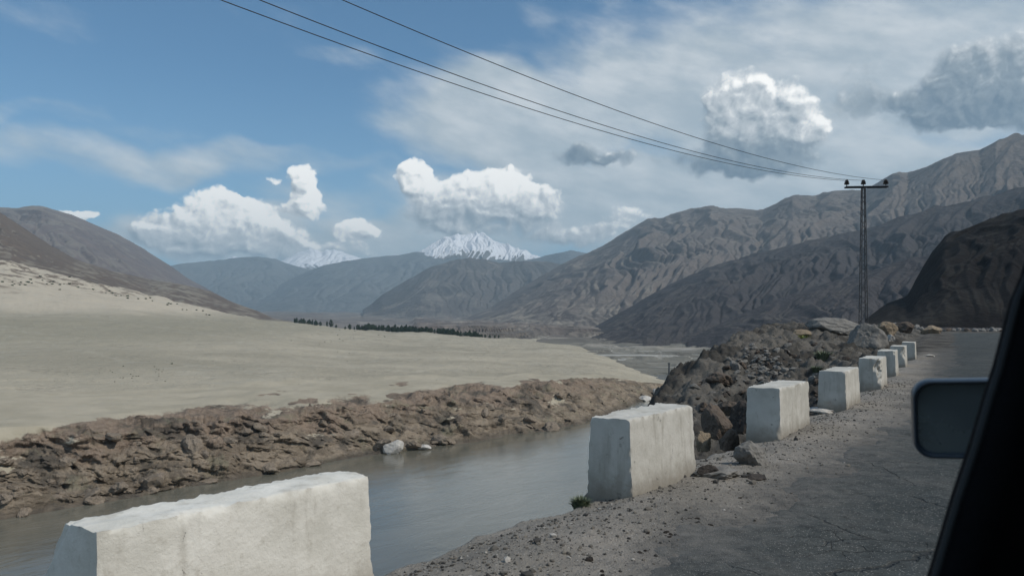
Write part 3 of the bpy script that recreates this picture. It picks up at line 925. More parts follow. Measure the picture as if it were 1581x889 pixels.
# sand flats and shallow channels near the river: channels dip under the water sheet
chan = ridged(XV / 260.0 + 0.4 * fbm(XV / 300, YV / 300, 2, 4), YV / 110.0, 2, 120)
ZV = ZV - 2.4 * sstep(0.95, 1.25, chan) * (1 - sstep(600, 1100, DV)) + 0.9 * (1 - sstep(600, 1100, DV))
ter = fbm(XV / 220.0, YV / 160.0, 4, 131)
ZV = ZV + 2.2 * sstep(0.0, 0.25, fbm(XV / 45.0, YV / 70.0, 4, 141)) * sstep(430, 560, DV) * (1 - sstep(900, 1400, DV)) * (PV > 900)
ZV = ZV + 16 * sstep(0.05, 0.16, ter) * sstep(900, 1700, DV) * (1 - sstep(5200, 9000, DV)) * (PV > 640)
valley = grid("valley_floor", XV, YV, ZV, M_valley)
tag(valley, "hazy brown valley floor with terraces beyond the plain", "valley floor", kind='structure')


# ---------------------------------------------------------------- mountains
def mountain(name, label, sil, base, mat, n=420, m=150, seed=1, spur=300.0, amp=0.16, curve=1.15, fine=0.035, back=0.5, crag=0.006, erode=1.05):
    """sil: (px, py, distance) of the ridge, base: (px, py, distance) of the foot in front of it"""
    sil, base = np.array(sil, float), np.array(base, float)
    px = np.linspace(sil[0, 0], sil[-1, 0], n)
    dr = np.interp(px, sil[:, 0], sil[:, 2])
    zr = EYE + (HY - np.interp(px, sil[:, 0], sil[:, 1])) / FPX * dr
    db = np.interp(px, base[:, 0], base[:, 2])
    zb = EYE + (HY - np.interp(px, base[:, 0], base[:, 1])) / FPX * db
    db = np.minimum(db, dr * 0.97)
    q = np.concatenate([np.linspace(0, 1, m, endpoint=False), np.linspace(1, 1 + back, m // 6)])
    A, B = np.meshgrid(px, q, indexing='ij')
    ca = lambda a: np.repeat(a[:, None], len(q), 1)
    DR, DB, ZR, ZB = ca(dr), ca(db), ca(zr), ca(zb)
    D = DB + (DR - DB) * B
    X = (A - CX) / FPX * D
    rel = ZR - ZB
    up = np.where(B <= 1, np.clip(B, 0, 1) ** curve, 1 - (B - 1) * 1.3)
    Z = ZB + rel * up
    lat = (A - CX) / FPX * DR
    # spurs and gullies run down the fall line
    dn = D - DB
    wob = spur * 0.9 * fbm(lat / (spur * 2.2), dn / (spur * 2.0), 3, seed + 40)
    r1 = ridged((lat + 0.6 * wob) / spur, dn / (spur * 7.0), 4, seed) - 0.75
    r2 = ridged((lat + wob * 0.5) / (spur * 0.27), dn / (spur * 2.2), 5, seed + 7) - 0.75
    win = np.clip(B, 0, 1) ** 0.7 * np.clip(1 - np.clip(B, 0, 1) ** 3 * 0.86, 0.14, 1)
    hh = np.maximum(rel, 0)
    r3 = ridged((lat + wob * 0.3) / (spur * 0.085), dn / (spur * 0.7), 4, seed + 19) - 0.75
    Z = Z + win * (0.72 * amp * hh * r1 + fine * hh * r2 + 0.34 * fine * hh * r3) + crag * hh * r2 * np.clip(B, 0.15, 1)
    # running water: each row passes its flow to the lowest neighbour in the row below, and the bed is cut
    Zf = Z[:, :m].copy()
    idx = np.arange(n)
    nb = np.stack([np.clip(idx - 1, 0, n - 1), idx, np.clip(idx + 1, 0, n - 1)])
    jit = np.random.RandomState(seed).uniform(0, 1, (n, m))
    Zf += 0.004 * hh[:, :m] * jit
    wcut = (win * hh)[:, :m]
    for it in range(12):
        A_ = np.ones((n, m))
        for j in range(m - 1, 0, -1):
            c = Zf[nb, j - 1]
            c[1] -= 1e-6
            tgt = nb[np.argmin(c, 0), idx]
            np.add.at(A_[:, j - 1], tgt, A_[:, j])
        cut = np.minimum((A_ / m) ** 0.5, 2.2)
        Zf -= erode * amp * 0.030 * wcut * cut
        lap = np.zeros_like(Zf)
        lap[1:-1] = Zf[:-2] + Zf[2:] - 2 * Zf[1:-1]
        Zf += 0.10 * lap
    Z[:, :m] = Zf
    Z = np.where(B > 1, np.minimum(Z, ZR + crag * hh * r2), Z)
    o = grid(name, X, D, Z, mat)
    tag(o, label, "mountain", kind='structure')
    return o


mountain("mountain", "grey brown mountain rising behind the dune", [(-420, 250, 3600), (-150, 292, 3900), (0, 318, 4200), (30, 321, 4200), (65, 318, 4200), (110, 330, 4300), (150, 348, 4400), (200, 370, 4500), (250, 401, 4600), (290, 429, 4700), (322, 447, 4800), (350, 462, 4900), (400, 482, 5000), (460, 492, 5000)],
         [(-420, 420, 1900), (0, 420, 2000), (200, 450, 2300), (400, 495, 3000), (460, 497, 3500)], M_left, 420, 150, 3, 420, 0.15, 1.1)
mountain("hillside", "dark brown rocky foothill above the pale dune", [(-420, 262, 1900), (-150, 300, 1950), (0, 328, 2000), (25, 343, 2000), (57, 365, 2050), (83, 382, 2050), (114, 399, 2100), (171, 418, 2150), (228, 431, 2200), (290, 441, 2200), (323, 449, 2200), (360, 467, 2150), (398, 480, 2100), (421, 491, 2050), (455, 497, 2050)],
         [(-420, 400, 1180), (0, 408, 1180), (76, 420, 1200), (152, 438, 1230), (197, 456, 1270), (266, 474, 1350), (342, 490, 1500), (421, 499, 1700), (455, 500, 1900)], M_foot, 460, 150, 11, 130, 0.13, 0.95)
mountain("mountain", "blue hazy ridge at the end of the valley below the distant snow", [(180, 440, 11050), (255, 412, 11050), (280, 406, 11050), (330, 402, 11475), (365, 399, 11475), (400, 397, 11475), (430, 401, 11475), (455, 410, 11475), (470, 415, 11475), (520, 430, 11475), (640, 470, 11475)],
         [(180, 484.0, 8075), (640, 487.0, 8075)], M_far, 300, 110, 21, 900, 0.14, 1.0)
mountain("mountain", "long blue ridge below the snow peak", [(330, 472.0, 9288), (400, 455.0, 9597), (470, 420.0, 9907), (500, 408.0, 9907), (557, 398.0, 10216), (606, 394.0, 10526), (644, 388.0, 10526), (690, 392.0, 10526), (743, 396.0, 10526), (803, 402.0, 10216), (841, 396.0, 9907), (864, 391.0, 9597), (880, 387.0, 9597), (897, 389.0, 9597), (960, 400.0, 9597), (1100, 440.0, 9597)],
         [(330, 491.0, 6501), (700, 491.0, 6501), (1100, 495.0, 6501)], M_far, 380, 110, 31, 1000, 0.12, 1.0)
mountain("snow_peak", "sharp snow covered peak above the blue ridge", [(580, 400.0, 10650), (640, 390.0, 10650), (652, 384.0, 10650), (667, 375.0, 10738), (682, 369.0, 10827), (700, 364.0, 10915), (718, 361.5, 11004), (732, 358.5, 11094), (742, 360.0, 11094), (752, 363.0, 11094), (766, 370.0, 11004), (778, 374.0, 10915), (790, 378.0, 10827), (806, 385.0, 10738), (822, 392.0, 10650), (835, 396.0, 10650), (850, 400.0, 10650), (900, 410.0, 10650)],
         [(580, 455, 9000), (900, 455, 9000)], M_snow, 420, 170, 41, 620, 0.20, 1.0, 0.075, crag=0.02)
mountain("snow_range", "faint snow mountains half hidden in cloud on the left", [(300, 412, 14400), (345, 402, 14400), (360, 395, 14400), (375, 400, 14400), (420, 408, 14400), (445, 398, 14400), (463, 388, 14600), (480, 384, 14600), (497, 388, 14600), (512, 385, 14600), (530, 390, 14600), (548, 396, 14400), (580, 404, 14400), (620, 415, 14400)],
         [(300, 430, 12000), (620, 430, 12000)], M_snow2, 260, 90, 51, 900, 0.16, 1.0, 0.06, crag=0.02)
mountain("mountain", "brown grey mountain below the snow peak in mid valley", [(560, 478, 6336), (575, 468, 6480), (590, 455, 6480), (620, 437, 6624), (660, 414, 6768), (700, 402, 6840), (724, 397, 6840), (745, 399, 6840), (770, 404, 6768), (800, 402, 6696), (850, 405, 6624), (920, 420, 6480), (1050, 460, 6480)],
         [(560, 489, 5000), (650, 494, 4600), (720, 497, 4700), (800, 499, 5000), (1050, 502, 5000)], M_mid, 380, 140, 61, 700, 0.15, 1.05)
mountain("mountain", "big brown mountain filling the right side behind the pole", [(660, 507, 3900), (690, 500, 4200), (720, 491, 4400), (760, 473, 4600), (800, 447, 4800), (840, 423, 4900), (880, 402, 5000), (920, 384, 5000), (960, 361, 5000), (1000, 337, 5000), (1030, 333, 4900), (1048, 326, 4900), (1067, 321, 4900), (1097, 318, 4800), (1137, 322, 4700), (1167, 326, 4600), (1178, 322, 4600), (1223, 303, 4400), (1260, 302, 4300), (1289, 294, 4200), (1334, 292, 4000), (1356, 282, 3900), (1378, 270, 3800), (1390, 265, 3800), (1401, 267, 3800), (1419, 261, 3700), (1438, 254, 3600), (1475, 237, 3500), (1512, 232, 3400), (1538, 219, 3300), (1564, 211, 3300), (1600, 209, 3200), (1750, 170, 3000)],
         [(660, 509, 3000), (760, 511, 2300), (860, 515, 1900), (1000, 517, 1700), (1750, 520, 1400)], M_right, 760, 230, 71, 420, 0.115, 1.12, 0.04, erode=0.75)
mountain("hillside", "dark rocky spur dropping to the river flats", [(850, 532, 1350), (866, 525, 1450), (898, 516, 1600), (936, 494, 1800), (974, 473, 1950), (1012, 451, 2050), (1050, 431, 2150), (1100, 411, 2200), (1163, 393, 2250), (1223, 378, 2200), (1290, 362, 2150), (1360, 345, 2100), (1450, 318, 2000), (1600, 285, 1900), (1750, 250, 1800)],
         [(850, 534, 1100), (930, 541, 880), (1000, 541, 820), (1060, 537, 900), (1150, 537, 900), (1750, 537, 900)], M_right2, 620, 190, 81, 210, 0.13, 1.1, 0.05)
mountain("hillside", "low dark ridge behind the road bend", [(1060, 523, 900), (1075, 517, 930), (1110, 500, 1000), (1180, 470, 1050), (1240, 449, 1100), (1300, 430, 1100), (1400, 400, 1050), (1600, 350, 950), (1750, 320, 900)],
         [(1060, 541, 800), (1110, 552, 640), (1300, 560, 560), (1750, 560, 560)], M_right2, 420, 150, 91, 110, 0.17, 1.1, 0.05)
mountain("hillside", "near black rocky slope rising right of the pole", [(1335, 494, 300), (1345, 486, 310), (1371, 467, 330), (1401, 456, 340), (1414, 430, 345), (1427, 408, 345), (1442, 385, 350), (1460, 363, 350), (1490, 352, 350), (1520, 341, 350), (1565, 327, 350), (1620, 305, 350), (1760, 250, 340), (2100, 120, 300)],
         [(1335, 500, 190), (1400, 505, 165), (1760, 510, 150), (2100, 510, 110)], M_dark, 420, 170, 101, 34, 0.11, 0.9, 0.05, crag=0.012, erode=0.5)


# ---------------------------------------------------------------- stones
def ico(sub):
    bm = bmesh.new()
    bmesh.ops.create_icosphere(bm, subdivisions=sub, radius=1.0)
    v = np.array([x.co[:] for x in bm.verts])
    f = [[y.index for y in x.verts] for x in bm.faces]
    bm.free()
    return v, f


ICO = {k: ico(k) for k in (1, 2, 3, 4)}


def rock_mesh(name, mat, seed, sub=2, planes=11, dims=(1, 1, 1), rough=0.04, smooth=False, flat_base=0.55):
    r = np.random.RandomState(seed)
    v, f = ICO[sub]
    v = v / np.linalg.norm(v, axis=1)[:, None]
    nrm = r.normal(size=(planes, 3))
    nrm /= np.linalg.norm(nrm, axis=1)[:, None]
    off = r.uniform(0.55, 1.0, planes)
    c = v @ nrm.T
    rad = np.where(c > 1e-3, off[None, :] / np.maximum(c, 1e-3), 9).min(1)
    rad = np.minimum(rad, 1.15)
    if flat_base:
        rad = np.minimum(rad, np.where(v[:, 2] < -1e-3, flat_base / np.maximum(-v[:, 2], 1e-3), 9))
    rad = rad * (1 + rough * gnoise(v[:, 0] * 3 + seed, v[:, 1] * 3 + v[:, 2] * 2.1, seed) * 2 + rough * gnoise(v[:, 0] * 8, v[:, 1] * 8 + v[:, 2] * 7, seed + 3))
    co = v * rad[:, None] * np.array(dims)
    me = raw_mesh(name, co, np.array(f).ravel(), 3, mat, smooth)
    return me


def put(name, me, loc, rot=(0, 0, 0), scale=(1, 1, 1), label=None, cat=None, group=None):
    o = bpy.data.objects.new(name, me)
    o.location = loc
    o.rotation_euler = rot
    o.scale = scale if isinstance(scale, tuple) else (scale,) * 3
    link(o)
    return tag(o, label, cat, group)


def ground_hit(px, py, d0=6.0, d1=140.0):
    """first meeting of a view ray with the near ground"""
    d = np.exp(np.linspace(math.log(d0), math.log(d1), 500))
    x = (px - CX) / FPX * d
    z = EYE + (HY - py) / FPX * d
    s, t = ST(x, d)
    k = np.nonzero(z < near_z(s, t))[0]
    if len(k) == 0:
        return None
    k = k[0]
    return float(x[k]), float(d[k]), float(z[k])


# ---------------------------------------------------------------- white blocks
def block(idx, s0, t0, L, Tb, H, label, chips=(), taper=0.035, dir_s=None, lean=0.0, flare=0.0):
    """road-side near bottom corner at (s0, t0) of the road frame"""
    r = np.random.RandomState(100 + idx)
    nx, ny, nz = 64, 22, 32

    def face_pts():
        verts, faces, key = [], [], {}

        def vid(i, j, k):
            kk = (i, j, k)
            if kk not in key:
                key[kk] = len(verts)
                verts.append((i / nx, j / ny, k / nz))
            return key[kk]
        for i in range(nx):
            for j in range(ny):
                faces.append((vid(i, j, nz), vid(i + 1, j, nz), vid(i + 1, j + 1, nz), vid(i, j + 1, nz)))
                faces.append((vid(i, j + 1, 0), vid(i + 1, j + 1, 0), vid(i + 1, j, 0), vid(i, j, 0)))
        for i in range(nx):
            for k in range(nz):
                faces.append((vid(i, 0, k), vid(i + 1, 0, k), vid(i + 1, 0, k + 1), vid(i, 0, k + 1)))
                faces.append((vid(i + 1, ny, k), vid(i, ny, k), vid(i, ny, k + 1), vid(i + 1, ny, k + 1)))
        for j in range(ny):
            for k in range(nz):
                faces.append((vid(0, j + 1, k), vid(0, j, k), vid(0, j, k + 1), vid(0, j + 1, k + 1)))
                faces.append((vid(nx, j, k), vid(nx, j + 1, k), vid(nx, j + 1, k + 1), vid(nx, j, k + 1)))
        return np.array(verts), faces
    v, f = face_pts()
    a, b, c = v[:, 0].copy(), v[:, 1].copy(), v[:, 2].copy()
    x = a * L
    tp = taper * c
    y = (tp + b * (1 - 2 * tp / 1.0 * 0.5 / max(Tb, .1) * 0 - 0) * (Tb - 2 * tp)) if Tb else b
    x = x + (0.5 - a) * 2 * 0.03 * c
    z = c * (H + 0.16) - 0.16
    # worn edges: pull vertices near an edge inwards
    dxe = np.minimum(x, L - x)
    dye = np.minimum(b, 1 - b) * Tb
    dze = H - z
    co = np.stack([x, y, z], 1)
    near = lambda d, w_: np.clip(1 - d / w_, 0, 1)
    rr = 0.016 * (0.6 + 1.3 * fbm(x * 9 + idx * 9, y * 9 + z * 8, 4, 30 + idx, 0.65))
    e1 = near(dxe, 0.04) * near(dye, 0.04)
    e2 = near(dxe, 0.04) * near(dze, 0.04)
    e3 = near(dye, 0.06) * near(dze, 0.04)
    co[:, 0] += np.sign(L / 2 - x) * rr * (e1 + e2) * 0.7
    co[:, 1] += np.sign(0.5 - b) * rr * (e1 + e3) * 0.7
    co[:, 2] -= rr * (e2 + e3) * 0.7
    # uneven cast faces
    co[:, 1] += 0.007 * fbm(x * 2.2 + idx * 3, z * 2.4, 4, 60 + idx) + lean * z
    co[:, 0] += 0.006 * fbm(y * 2.5 + idx, z * 2.4, 4, 70 + idx)
    co[:, 2] += 0.012 * fbm(x * 1.7 + idx, y * 3, 4, 80 + idx) * c
    co[:, 1] -= 0.010 * near(z + 0.05, 0.25) * (b < 0.5) * (1 + fbm(x * 4, x * 0 + idx, 3, 90))
    co[:, 1] += flare * (1 - c) * b * (1 - a) ** 2
    # knocked-off corners
    for (ca, cb, cc, rad) in chips:
        pc = np.array([ca * L, cb * Tb, cc * H])
        nrm = np.array([1.0 if ca < .02 else -1.0 if ca > .98 else 0, 1.0 if cb < .02 else -1.0 if cb > .98 else 0, -1.0 if cc > .98 else 1.0 if cc < .02 else 0])
        nl = np.linalg.norm(nrm)
        free = np.abs((co - pc) * (nrm == 0)).max(1)
        nrm = nrm / nl
        dpt = rad * 0.42 * np.clip(1.25 - free / rad, 0, 1) * (1 + 0.5 * fbm(co[:, 0] * 8 + idx, co[:, 1] * 8 + co[:, 2] * 6, 4, 99 + idx))
        dist = (co - pc) @ nrm
        co += nrm * np.clip(dpt - dist, 0, None)[:, None]
    X0, Y0 = W(s0, t0)
    ds, dt = (dir_s if dir_s else (1.0, 0.0))
    ux, uy = UX * ds + LX * dt, UY * ds + LY * dt
    nn = math.hypot(ux, uy)
    ux, uy = ux / nn, uy / nn
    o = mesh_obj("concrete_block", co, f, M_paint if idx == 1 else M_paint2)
    o.data.polygons.foreach_set('use_smooth', [True] * len(o.data.polygons))
    o.data.set_sharp_from_angle(angle=math.radians(50))
    o.location = (X0, Y0, gz(X0 - LX * .3, Y0 - LY * .3) - 0.01)
    o.rotation_euler = (0, 0, math.atan2(uy, ux))
    return tag(o, label, "concrete block", "white roadside blocks")


def st_px(px, py, d):
    p = at(px, py, d)
    return ST(p.x, p.y)


b1 = ST(-2.06, 3.85)
block(1, b1[0], b1[1], 1.88, 0.50, 0.765, "largest white block, nearest the camera, cut off by the bottom of the photo", [(1, 0, .85, .16), (0, 0, 1, .10), (0, 1, 1, .20), (1, 0, .35, .12), (1, 1, 1, .2)], 0.06, (1, -0.02), flare=0.45)
b2 = ST(1.24, 8.0)
block(2, b2[0], b2[1], 1.76, 0.55, 0.775, "white block with a small green tuft at its foot", [(0, 0, .55, .09), (0, 1, 1, .12), (1, 0, 1, .08)], 0.045, (1, .015))
b3 = ST(4.17, 12.07)
block(3, b3[0], b3[1], 1.90, 0.55, 0.78, "white block standing behind the grey boulder on the verge", [(0, 0, .12, .12), (1, 0, 1, .08)], 0.02, (1, .03))
b4 = ST(6.93, 16.1)
block(4, b4[0], b4[1], 1.85, 0.58, 0.76, "white block with a pale slab at its base, fourth along the road", [(0, 0, .7, .10), (1, 0, 1, .12)], 0.03, (1, .06))
b5 = ST(9.9, 20.8)
block(5, b5[0], b5[1], 1.8, 0.60, 0.80, "white block with its upper front corner broken away", [(0, 0, .82, .42), (0, 0, .40, .24), (0, 0, 1, .3)], 0.03, (1, .10))
b6 = ST(12.46, 25.2)
block(6, b6[0], b6[1], 1.8, 0.60, 0.80, "white block just beyond the one with the broken corner", [(0, 0, 1, .25)], 0.04, (1, .12))
b7 = ST(15.4, 30.4)
block(7, b7[0], b7[1], 1.8, 0.58, 0.80, "stained white block, last but one of the row", [(0, 0, .7, .3)], 0.03, (1, .12))
b8 = ST(18.9, 36.4)
block(8, b8[0], b8[1], 1.8, 0.60, 0.80, "farthest and smallest white block, at the end of the row", [], 0.03, (1, .12))


def slab(name, loc, dims, rotz, mat, label, cat, seed):
    me = rock_mesh(name, mat, seed, 3, 9, dims, 0.03)
    return put(name, me, loc, (0, 0, rotz), 1.0, label, cat)


# ---------------------------------------------------------------- named boulders
def boulder(px, py_base, wpx, hpx, d, mat, seed, label, depth=0.9, name="boulder", planes=10, sub=4, rotz=None, tilt=0.0):
    """stone whose foot meets the frame at (px, py_base), wpx by hpx pixels large at distance d (from the ground if None)"""
    if d is None:
        h = ground_hit(px, py_base)
        x, y, z = h
    else:
        p = at(px, py_base, d)
        x, y, z = p.x, p.y, p.z
    sc = y / FPX
    hw, hh = wpx * sc / 2, hpx * sc
    me = rock_mesh(name, mat, seed, sub, planes, (1, 1, 1), 0.05)
    co = np.empty(len(me.vertices) * 3, np.float32)
    me.vertices.foreach_get('co', co)
    co = co.reshape(-1, 3)
    if rotz is not None:
        c, s = math.cos(rotz), math.sin(rotz)
        co = np.stack([co[:, 0] * c - co[:, 1] * s, co[:, 0] * s + co[:, 1] * c, co[:, 2]], 1)
    lo, hi = co.min(0), co.max(0)
    co = (co - (lo + hi) / 2) / ((hi - lo) / 2)
    co = co * np.array([hw, hw * depth, hh / 2 * 1.15]) + np.array([0, 0, hh / 2 * 0.85])
    co[:, 2] += tilt * co[:, 0]
    me.vertices.foreach_set('co', np.ascontiguousarray(co, np.float32).ravel())
    me.update()
    o = put(name, me, (x, y + hw * depth * 0.5, z))
    return tag(o, label, "boulder" if name == "boulder" else name.replace('_', ' '))


boulder(1162, 719, 56, 38, None, M_grey, 12, "grey boulder on the verge between the second and third white blocks", 0.8)
boulder(1112, 736, 72, 14, None, M_grey, 23, "flat grey stone slab lying beside the grey verge boulder", 1.1, "stone_slab", rotz=.5)
boulder(1096, 735, 36, 17, None, M_darkst, 31, "dark jagged stone against the end of a white block", 0.9, "stone")
boulder(1165, 741, 42, 7, None, M_darkst, 37, "thin dark flake of stone lying on the gravel", 1.0, "stone")
boulder(1280, 637, 60, 7, None, M_pale, 41, "flat pale slab at the foot of a white block", 1.0, "stone_slab")
boulder(1292, 514, 82, 24, None, M_grey, 44, "wide angular grey boulder on top of the rubble mound", 0.8, tilt=-0.1)
boulder(1344, 534, 58, 36, None, M_grey, 52, "large grey boulder at the foot of the lattice pole", 0.8, planes=8)
boulder(1371, 520, 36, 24, None, M_tan, 58, "pinkish tan boulder beside the large grey one near the pole", 0.8)
boulder(1238, 521, 30, 13, None, M_tan, 63, "yellowish rounded boulder beside the bright green bush", 0.8)
boulder(1400, 514, 24, 18, None, M_boulder, 67, "brown boulder behind the farthest white block", 0.8)
boulder(1441, 515, 32, 13, None, M_tan, 71, "pale tan boulder at the edge of the far road", 0.8)
boulder(1112, 592, 42, 18, None, M_boulder, 75, "brown boulder on the left shoulder of the rubble slope", 0.9)
boulder(1136, 572, 16, 16, None, M_grey, 79, "small upright grey boulder above the brown one on the slope", 0.9)
boulder(1112, 672, 52, 48, 15.2, M_boulder, 83, "dark brown boulder below the edge between two white blocks", 0.9)
boulder(1150, 664, 44, 44, 16.0, M_darkst, 86, "near black boulder hidden partly by a white block", 0.9)
boulder(1088, 694, 26, 28, 13.4, M_tan, 88, "rusty boulder low beside the edge of a white block", 0.9)
boulder(1128, 692, 30, 30, 14.0, M_boulder, 89, "rounded brown boulder in the gap below the verge", 0.9)
boulder(1130, 640, 40, 22, 19, M_boulder, 91, "brown boulder half way down the gap behind the blocks", 0.9)
boulder(1437, 551, 14, 4, None, M_pale, 93, "small pale stone on the road edge past the last block", 0.9, "stone")
boulder(1375, 528, 14, 12, None, M_pale, 95, "small whitish boulder just above the white blocks", 0.9)

# ---------------------------------------------------------------- rubble
RUB = [rock_mesh("rubble_stone", M_grey, 200 + i, 2, 9, (1, .85, .75), 0.06) for i in range(6)]
RUBD = [rock_mesh("rubble_stone", M_darkst, 230 + i, 2, 9, (1, .8, .75), 0.06) for i in range(3)]
RUBB = [rock_mesh("rubble_stone", M_boulder, 250 + i, 2, 9, (1, .8, .7), 0.06) for i in range(4)]
n_r = 0
tries = 0
while n_r < 290 and tries < 4000:
    tries += 1
    if n_r < 170:                       # grey rubble tip behind the third block
        px, py = rnd.gauss(1178, 26), rnd.gauss(562, 17)
        size, pool = rnd.uniform(4, 13), RUB + RUBD[:1]
    else:
        px, py = rnd.uniform(1070, 1345), rnd.uniform(515, 640)
        size, pool = rnd.uniform(4, 14) * (0.8 + (py - 515) / 160), RUB[:2] + RUBB + RUBD
    if 1020 + (620 - py) * 1.45 > px - 12:
        continue
    h = ground_hit(px, py, 11, 70)
    if h is None or h[1] < 12:
        continue
    s_, t_ = ST(h[0], h[1])
    if t_ < t_block(s_) + 1.0:
        continue
    k = size * h[1] / FPX / 2
    put("rubble_stone", rnd.choice(pool), (h[0], h[1], h[2] + 0.15 * k), (rnd.uniform(-.6, .6), rnd.uniform(-.6, .6), rnd.uniform(0, 6.3)), (k, k * rnd.uniform(.7, 1.1), k * rnd.uniform(.6, 1)),
        *(("pale grey broken stone in the tipped heap above the third white block", "stone", "tipped heap of grey stones") if n_r < 170 else ("loose dark or brown stone strewn over the slope behind the white blocks", "stone", "stones strewn behind the blocks")))
    n_r += 1

# stone edging where the road bends away
for i in range(44):
    px = 1384 + i * 3.9 + rnd.uniform(-2, 2)
    d = 128 + rnd.uniform(-3, 5)
    p = at(px, 505, d)
    k = rnd.uniform(0.35, 0.75)
    zg = min(gz(p.x, p.y), 1.2)
    put("edging_stone", rnd.choice(RUB + RUBB), (p.x, p.y, max(zg, 0.0) + 0.1), (rnd.uniform(-.4, .4), rnd.uniform(-.4, .4), rnd.uniform(0, 6.3)), k,
        "rough stone in the low edging across the far bend of the road", "stone", "stone edging at the road bend")

# boulders along the far bank
BB = [rock_mesh("bank_boulder", M_bankb, 300 + i, 3, 11, (1, .85, .75), 0.08) for i in range(7)]
X_, Y_, Z_, Q_, P_ = BANK
cand = np.argwhere((Q_ > 0.03) & (Q_ < 0.8) & (P_ > -40) & (P_ < 1030))
rs = np.random.RandomState(5)
for k in rs.choice(len(cand), 120, replace=False):
    i, j = cand[k]
    s_ = (0.35 + 1.6 * rs.rand() ** 2.5) * (1.25 if Q_[i, j] < 0.25 else 1.0)
    put("bank_boulder", BB[k % 7], (X_[i, j], Y_[i, j], Z_[i, j] + 0.1 * s_), (rs.uniform(-.5, .5), rs.uniform(-.5, .5), rs.uniform(0, 6.3)), (s_ * rs.uniform(.9, 1.6), s_, s_ * rs.uniform(.6, 1)),
        "brown boulder among the broken rock of the far river bank", "boulder", "boulders on the far river bank")


def bank_stone(px, py, wpx, hpx, mat, seed, label, name="boulder", depth=.8):
    d = FPX * (EYE - RZ) / (py - HY)
    o = boulder(px, py - 0.5, wpx, hpx, d - 1.0, mat, seed, label, depth, name, 8, 3)
    return o


bank_stone(606, 699, 32, 19, M_pale, 401, "pale angular boulder standing at the far waterline")
bank_stone(655, 693, 22, 6, M_pale, 405, "low whitish stone at the waterline right of the pale boulder")
bank_stone(905, 646, 9, 6, M_pale, 408, "tiny white stone at the far waterline above the second block")
bank_stone(996, 618, 22, 6, M_pale, 411, "flat pale sandbar stone where the river narrows", "stone_slab", 2.0)
bank_stone(1018, 611, 18, 10, M_pale, 415, "pale tilted slab beside the dark slope at the river bend", "stone_slab", 2.0)
bank_stone(1031, 603, 16, 7, M_pale, 418, "smallest pale slab farthest up the river bend", "stone_slab", 2.0)

# ---------------------------------------------------------------- gravel on the verge
gv, gl = [], []
rg = np.random.RandomState(9)
ov, of = ICO[1]
ng = 0
svals, tvals, kv = [], [], []
for _ in range(5200):
    s_ = 2.5 + 24 * rg.rand() ** 1.7
    t_ = float(t_block(s_)) + 0.35 - abs(rg.normal(0, 0.75))
    kk = 0.006 + 0.016 * rg.rand() ** 3
    if rg.rand() < 0.012:
        kk = rg.uniform(0.025, 0.05)
    svals.append(s_), tvals.append(t_), kv.append(kk)
svals, tvals, kv = np.array(svals), np.array(tvals), np.array(kv)
gx, gy = W(svals, tvals)
gzv = near_z(svals, tvals)
allv = gx.size
V = np.zeros((allv, len(ov), 3))
for i in range(allv):
    a = rg.uniform(0, 6.3)
    c, s = math.cos(a), math.sin(a)
    q = ov * np.array([1, rg.uniform(.6, 1), rg.uniform(.45, .8)]) * (1 + 0.25 * rg.normal(size=(len(ov), 1)).clip(-1, 1)) * kv[i]
    V[i, :, 0] = gx[i] + q[:, 0] * c - q[:, 1] * s
    V[i, :, 1] = gy[i] + q[:, 0] * s + q[:, 1] * c
    V[i, :, 2] = gzv[i] + q[:, 2] + kv[i] * 0.25
F = (np.array(of)[None] + (np.arange(allv) * len(ov))[:, None, None]).reshape(-1)


def mat_gravel():
    m, k = material("loose_gravel")
    r = k.n('ShaderNodeNewGeometry').outputs['Random Per Island']
    nd = k.n('ShaderNodeValToRGB')
    k.set(nd, 0, r)
    nd.color_ramp.interpolation = 'CONSTANT'
    nd.color_ramp.elements[0].color = (0.06, 0.058, 0.055, 1)
    nd.color_ramp.elements[1].position = 0.35
    nd.color_ramp.elements[1].color = (0.13, 0.12, 0.105, 1)
    e = nd.color_ramp.elements.new(0.75)
    e.color = (0.19, 0.175, 0.15, 1)
    e = nd.color_ramp.elements.new(0.95)
    e.color = (0.38, 0.36, 0.33, 1)
    k.surf(nd.outputs[0], 0.95, None, 0.1)
    return m


gravel = link(bpy.data.objects.new("gravel", raw_mesh("gravel", V.reshape(-1, 3), F, 3, mat_gravel(), False)))
tag(gravel, "loose gravel scattered over the verge", "gravel", kind='stuff')

# crumbled asphalt clods along the broken edge
CL = [rock_mesh("asphalt_clod", M_darkst, 500 + i, 2, 9, (1, .8, .55), 0.12) for i in range(4)]
for cx_, cy_, n_, sp in ((1036, 824, 16, 12), (1065, 800, 9, 10), (1000, 852, 8, 10), (910, 865, 1, 1), (1150, 770, 8, 9), (1100, 815, 8, 14), (1135, 835, 6, 14), (925, 885, 7, 10)):
    for i in range(n_):
        px, py = cx_ + rnd.gauss(0, sp), cy_ + rnd.gauss(0, sp * 0.3)
        h = ground_hit(px, py, 3, 40)
        if h is None:
            continue
        k = rnd.uniform(1.5, 5) * h[1] / FPX * (1.6 if n_ == 1 else 1)
        put("asphalt_clod", rnd.choice(CL), (h[0], h[1], h[2] + k * .2), (rnd.uniform(-.3, .3), rnd.uniform(-.3, .3), rnd.uniform(0, 6.3)), k,
            "small dark clod of crumbled asphalt on the gravel verge", "asphalt clod", "crumbled asphalt along the road edge")


